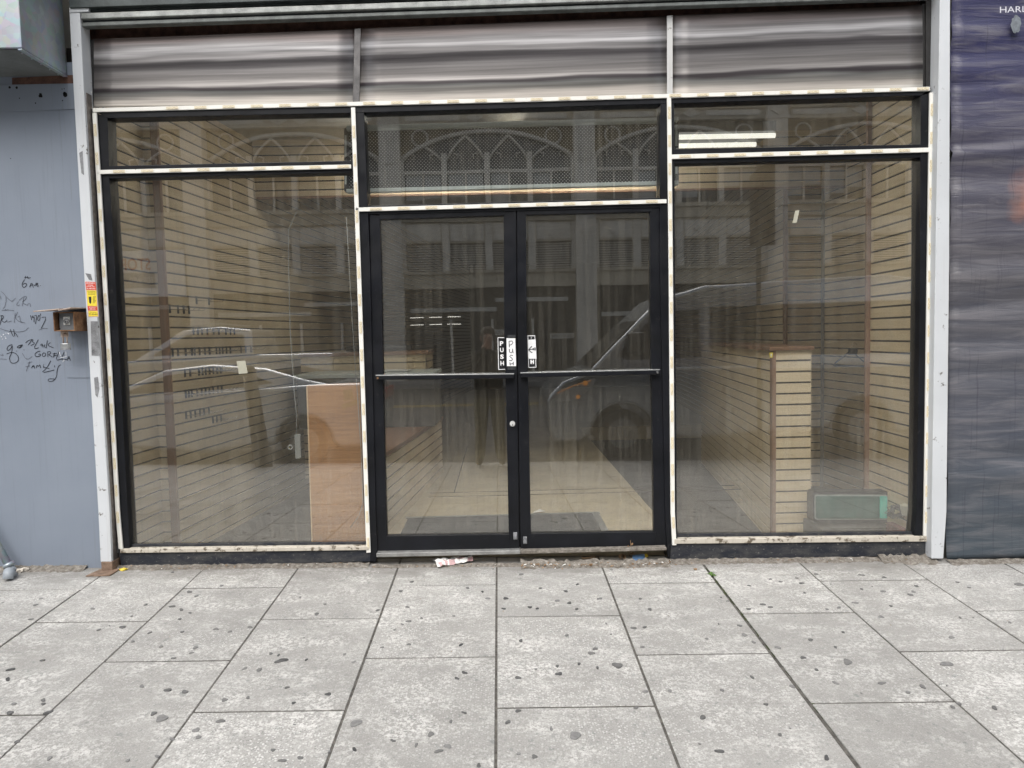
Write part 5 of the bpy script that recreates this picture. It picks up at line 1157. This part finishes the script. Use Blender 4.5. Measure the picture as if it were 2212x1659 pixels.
m = MB(); m.disc((-.03, -4.5238, 1.345), (0, 1, 0), .009, .002, 14); m.build('phone_lens', M['carglass'], ph)
figure((2.9, -14.6, road_z(-14.6)), rad(60), 'person in a pink jacket crossing the street, mirrored in the right door', M['pinkcoat'], M['navy'], False)

# ================================================================== LITTER
def litter(mb, name, mat, label, cat, **kw): return tag(mb.build(name, mat, **kw), label, cat)
NP = thing('crumpled_newspaper', G(978, 1217), 'crumpled wet newspaper sheet lying below the left door threshold', 'newspaper')
c0, c1, c2_, c3 = G(934, 1213), G(1018, 1205), G(1021, 1217), G(945, 1229)
m = MB(); n = 14; rr = random.Random(11); hts = [[rr.uniform(0, .014) + (.022 if 2 < i < 6 else .004) for j in range(n + 1)] for i in range(7)]
gridp = []
for i in range(7):
    for j in range(n + 1):
        u, v = j / n, i / 6; p = c0.lerp(c1, u).lerp(c3.lerp(c2_, u), v); p = p + Vector((rr.uniform(-.006, .006), rr.uniform(-.008, .008), 0)); p.z = gz(p.x, p.y) + .004 + hts[i][j]; gridp.append(p)
m.add(gridp, [(i*(n+1)+j, i*(n+1)+j+1, (i+1)*(n+1)+j+1, (i+1)*(n+1)+j) for i in range(6) for j in range(n)])
for f in range(len(m.f)): m.m[f] = (1 if rr.random() < .5 else 0) if f // n < 4 else (2 if rr.random() < .3 else 0)
o = m.build('paper_sheet', [M['paper'], M['papergrey'], M['paperred']], NP, fix=False); s_ = o.modifiers.new('solid', 'SOLIDIFY'); s_.thickness = .0015
# grit ridge and small debris
m = MB(); 
def grit(xa_, xb_, ya, yb, hmax, seed):
    rr = random.Random(seed); nx = int((xb_ - xa_) / .02); ny = 7; o_ = len(m.v); vs = []
    for i in range(nx + 1):
        e = rr.uniform(.75, 1.15)
        for j in range(ny + 1):
            x_ = xa_ + (xb_ - xa_) * i / nx; y_ = ya + (yb - ya) * j / ny * e; t = j / ny
            vs.append(Vector((x_, y_, gz(x_, y_) + hmax * (1 - t) ** 1.4 * rr.uniform(.45, 1.2) - .004 * t + .0035)))
    m.add(vs, [(i*(ny+1)+j, (i+1)*(ny+1)+j, (i+1)*(ny+1)+j+1, i*(ny+1)+j+1) for i in range(nx) for j in range(ny)], 0, True)
grit(-2.36, -.82, -.05, -.11, .012, 1); grit(.1, 1.0, -.085, -.155, .03, 2); grit(-.8, .1, -.086, -.12, .01, 3); grit(1.0, 2.62, -.05, -.12, .014, 4); grit(2.3, 2.64, -.05, -.15, .026, 5); grit(2.7, 5, -.1, -.17, .01, 6); grit(-5, -2.52, -.05, -.13, .02, 7)
tag(m.build('grit', M['dirt'], fix=False), 'grey grit and dust drifted along the foot of the shopfront', 'grit', None, 'stuff')
m = MB(); rr = random.Random(21)
def bit(x_, y_, s, mi):
    z_ = gz(x_, y_) + .004 + rr.uniform(0, .012); a = rr.uniform(0, 6); b_ = rr.uniform(-.5, .5); c_ = Vector((x_, y_, z_ + s * .3))
    ax = Vector((math.cos(a), math.sin(a), b_)).normalized() * s; bx_ = Vector((-math.sin(a), math.cos(a), rr.uniform(-.6, .6))).normalized() * s * rr.uniform(.2, .7); h_ = ax.cross(bx_).normalized() * s * .18
    m.add([c_ - ax - h_, c_ + bx_ - h_, c_ + ax - h_ * .5, c_ - bx_ - h_, c_ - ax * .8 + h_, c_ + bx_ * .8 + h_, c_ + ax * .8 + h_, c_ - bx_ * .8 + h_], [(0,1,2,3), (4,7,6,5), (0,4,5,1), (1,5,6,2), (2,6,7,3), (3,7,4,0)], mi)
for _ in range(420):
    t = rr.random(); x_ = rr.uniform(.1, 1.02) if t < .6 else rr.uniform(-2.36, 2.64); y_ = (-.09 if -.8 < x_ < 1.0 else -.055) - abs(rr.gauss(0, .035))
    bit(x_, y_, rr.choice([.003, .004, .006, .008, .012 if t < .6 else .005]), rr.choice([0, 0, 0, 1, 1, 2, 3]))
for _ in range(60): bit(rr.uniform(-3, 3), -rr.uniform(.15, 1.2), rr.uniform(.002, .004), rr.choice([0, 1, 2]))
tag(m.build('debris', [M['leafdry'], M['cardboard'], M['paper'], M['dirt']], fix=False), 'scattered leaf crumbs and paper flecks along the threshold', 'debris', None, 'stuff')
c = G(1345, 1203, .012); m = MB(); ax = Vector((.25, -1, .1)).normalized()
ring = []
for k, r_ in ((0, .017), (1, .017)): pass
m.tube([c + ax * .012, c - ax * .03], [.018, .015], 16, caps=False); o = litter(m, 'cup_ring', M['cardboard'], 'brown cardboard tube end among the leaves at the right door', 'tube', fix=False); s_ = o.modifiers.new('solid', 'SOLIDIFY'); s_.thickness = .002
m = MB(); a, b, c_, d = G(1366, 1205, .004), G(1392, 1203, .004), G(1394, 1211, .004), G(1368, 1212, .004); m.prism([a + Vector((0,0,.014)), b + Vector((0,0,.016)), c_, d], (0, 0, .003)); litter(m, 'blue_card', M['bluecard'], 'small blue card on the pavement by the right door', 'card')
def crumple(c, s, seed, sy=.6, sz=.6):
    rr = random.Random(seed); m = MB(); bm = bmesh.new(); bmesh.ops.create_icosphere(bm, subdivisions=2, radius=1)
    vs = [c + Vector((v.co.x * s, v.co.y * s * sy, (v.co.z + .7) * s * sz)) * 1 + Vector((rr.uniform(-1, 1), rr.uniform(-1, 1), rr.uniform(-1, 1))) * s * .22 for v in bm.verts]
    m.add(vs, [[v.index for v in f.verts] for f in bm.faces]); bm.free(); return m
litter(crumple(G(1394, 1203, .004), .017, 3), 'yellow_scrap', M['yellowwrap'], 'crumpled yellow scrap next to the blue card', 'wrapper')
litter(crumple(G(266, 1231, .002), .026, 4, .7, .22), 'yellow_wrapper', M['yellowwrap'], 'flattened yellow wrapper by the left guide post', 'wrapper')
litter(crumple(G(260, 1217, .004), .017, 5, .6, .8), 'white_tissue', M['paper'], 'white crumpled tissue in the corner beside the left guide post', 'tissue')
m = crumple(G(42, 1236, .002), .025, 6, .6, .5); m2 = crumple(G(55, 1233, .002), .022, 7, .6, .6); m.add(m2.v, m2.f); litter(m, 'chewed_bone', simple('bone', (.5,.46,.4), .8), 'pale chewed bone by the foot of the blue grey wall', 'bone')
litter(crumple(G(1502, 1231, .002), .011, 8), 'cigarette_scrap', M['cardboard'], 'brown scrap on the pavement below the right base panel', 'scrap')
m = MB()
for a, b in (((1358, 1200), (1363, 1168)),):
    p0, p1 = G(1360, 1200, .01), P(1362, 1168, -.1); m.tube([p0, p0.lerp(p1, .5) + Vector((.006, 0, 0)), p1], .002, 6)
    for k in range(5):
        q = p0.lerp(p1, .1 + .16 * k); s = .022 - .002 * k; d_ = Vector(((-1) ** k, -.5, .5)).normalized(); m.prism([q, q + d_ * s + Vector((0, 0, .008)), q + d_ * s * 1.5, q + d_ * s - Vector((0, 0, .008))], (0, -.0012, 0))
litter(m, 'dry_leaf_sprig', M['leafdry'], 'dry brown leaf sprig standing at the right door', 'dry leaf')
m = MB(); p0, p1 = G(1257, 1206, .006), G(1287, 1204, .006); m.tube([p0, p1], .006, 8); litter(m, 'broken_stick', M['cardboard'], 'short pale stick in the debris below the right door', 'stick')
# weed at the mossy joint
WD = thing('weed', G(1540, 1238), 'tiny green weed growing from the mossy pavement joint', 'weed')
m = MB(); b0 = G(1538, 1241, .0); rr = random.Random(9)
for k in range(13):
    a = rr.uniform(0, 6.28); L_ = rr.uniform(.012, .035); d_ = Vector((math.cos(a), math.sin(a) * .7, rr.uniform(.15, .6))).normalized(); s_ = Vector((-math.sin(a), math.cos(a), 0)) * .006; q = b0 + Vector((rr.uniform(-.025, .02), rr.uniform(-.03, .03), 0))
    m.add([q, q + d_ * L_ * .5 + s_, q + d_ * L_, q + d_ * L_ * .5 - s_], [(0, 1, 2, 3)])
o = m.build('leaf', M['leafgreen'], WD, fix=False); s_ = o.modifiers.new('solid', 'SOLIDIFY'); s_.thickness = .0008
m = MB(); [m.tube([b0 + Vector((x_, 0, 0)), b0 + Vector((x_ * 1.5, -.005, .016))], .001, 5) for x_ in (-.01, 0, .008)]; m.build('stem', M['leafgreen'], WD)

# ================================================================== LIGHT
w = bpy.data.worlds.new('World'); S.world = w; w.use_nodes = True; nt = w.node_tree; nt.nodes.clear()
sky = nt.nodes.new('ShaderNodeTexSky'); sky.sky_type = 'NISHITA'; sky.sun_disc = False; EL, AZ = 50, 196
sky.sun_elevation = rad(EL); sky.sun_rotation = rad(AZ); sky.air_density = 1.0; sky.dust_density = 3.0; sky.ozone_density = 1.0
hs = nt.nodes.new('ShaderNodeHueSaturation'); hs.inputs['Saturation'].default_value = .28
bg = nt.nodes.new('ShaderNodeBackground'); bg.inputs['Strength'].default_value = .15; wo = nt.nodes.new('ShaderNodeOutputWorld')
nt.links.new(sky.outputs[0], hs.inputs['Color']); nt.links.new(hs.outputs[0], bg.inputs['Color']); nt.links.new(bg.outputs[0], wo.inputs[0])
sl = bpy.data.lights.new('sun', 'SUN'); sl.energy = 1.1; sl.angle = rad(45); sl.color = (1, .97, .92)
so = bpy.data.objects.new('sun', sl); COL.objects.link(so); so.location = (0, -10, 20)
sd = Vector((math.sin(rad(AZ)) * math.cos(rad(EL)), math.cos(rad(AZ)) * math.cos(rad(EL)), math.sin(rad(EL))))
so.rotation_euler = sd.to_track_quat('Z', 'Y').to_euler()
S.view_settings.view_transform = 'Standard'; S.view_settings.look = 'None'; S.view_settings.exposure = 0.76; S.view_settings.gamma = 1
S.render.engine = 'CYCLES'; S.cycles.use_denoising = True; S.cycles.max_bounces = 10; S.cycles.transparent_max_bounces = 16; S.cycles.glossy_bounces = 5; S.cycles.diffuse_bounces = 4
S.cycles.sample_clamp_indirect = 8
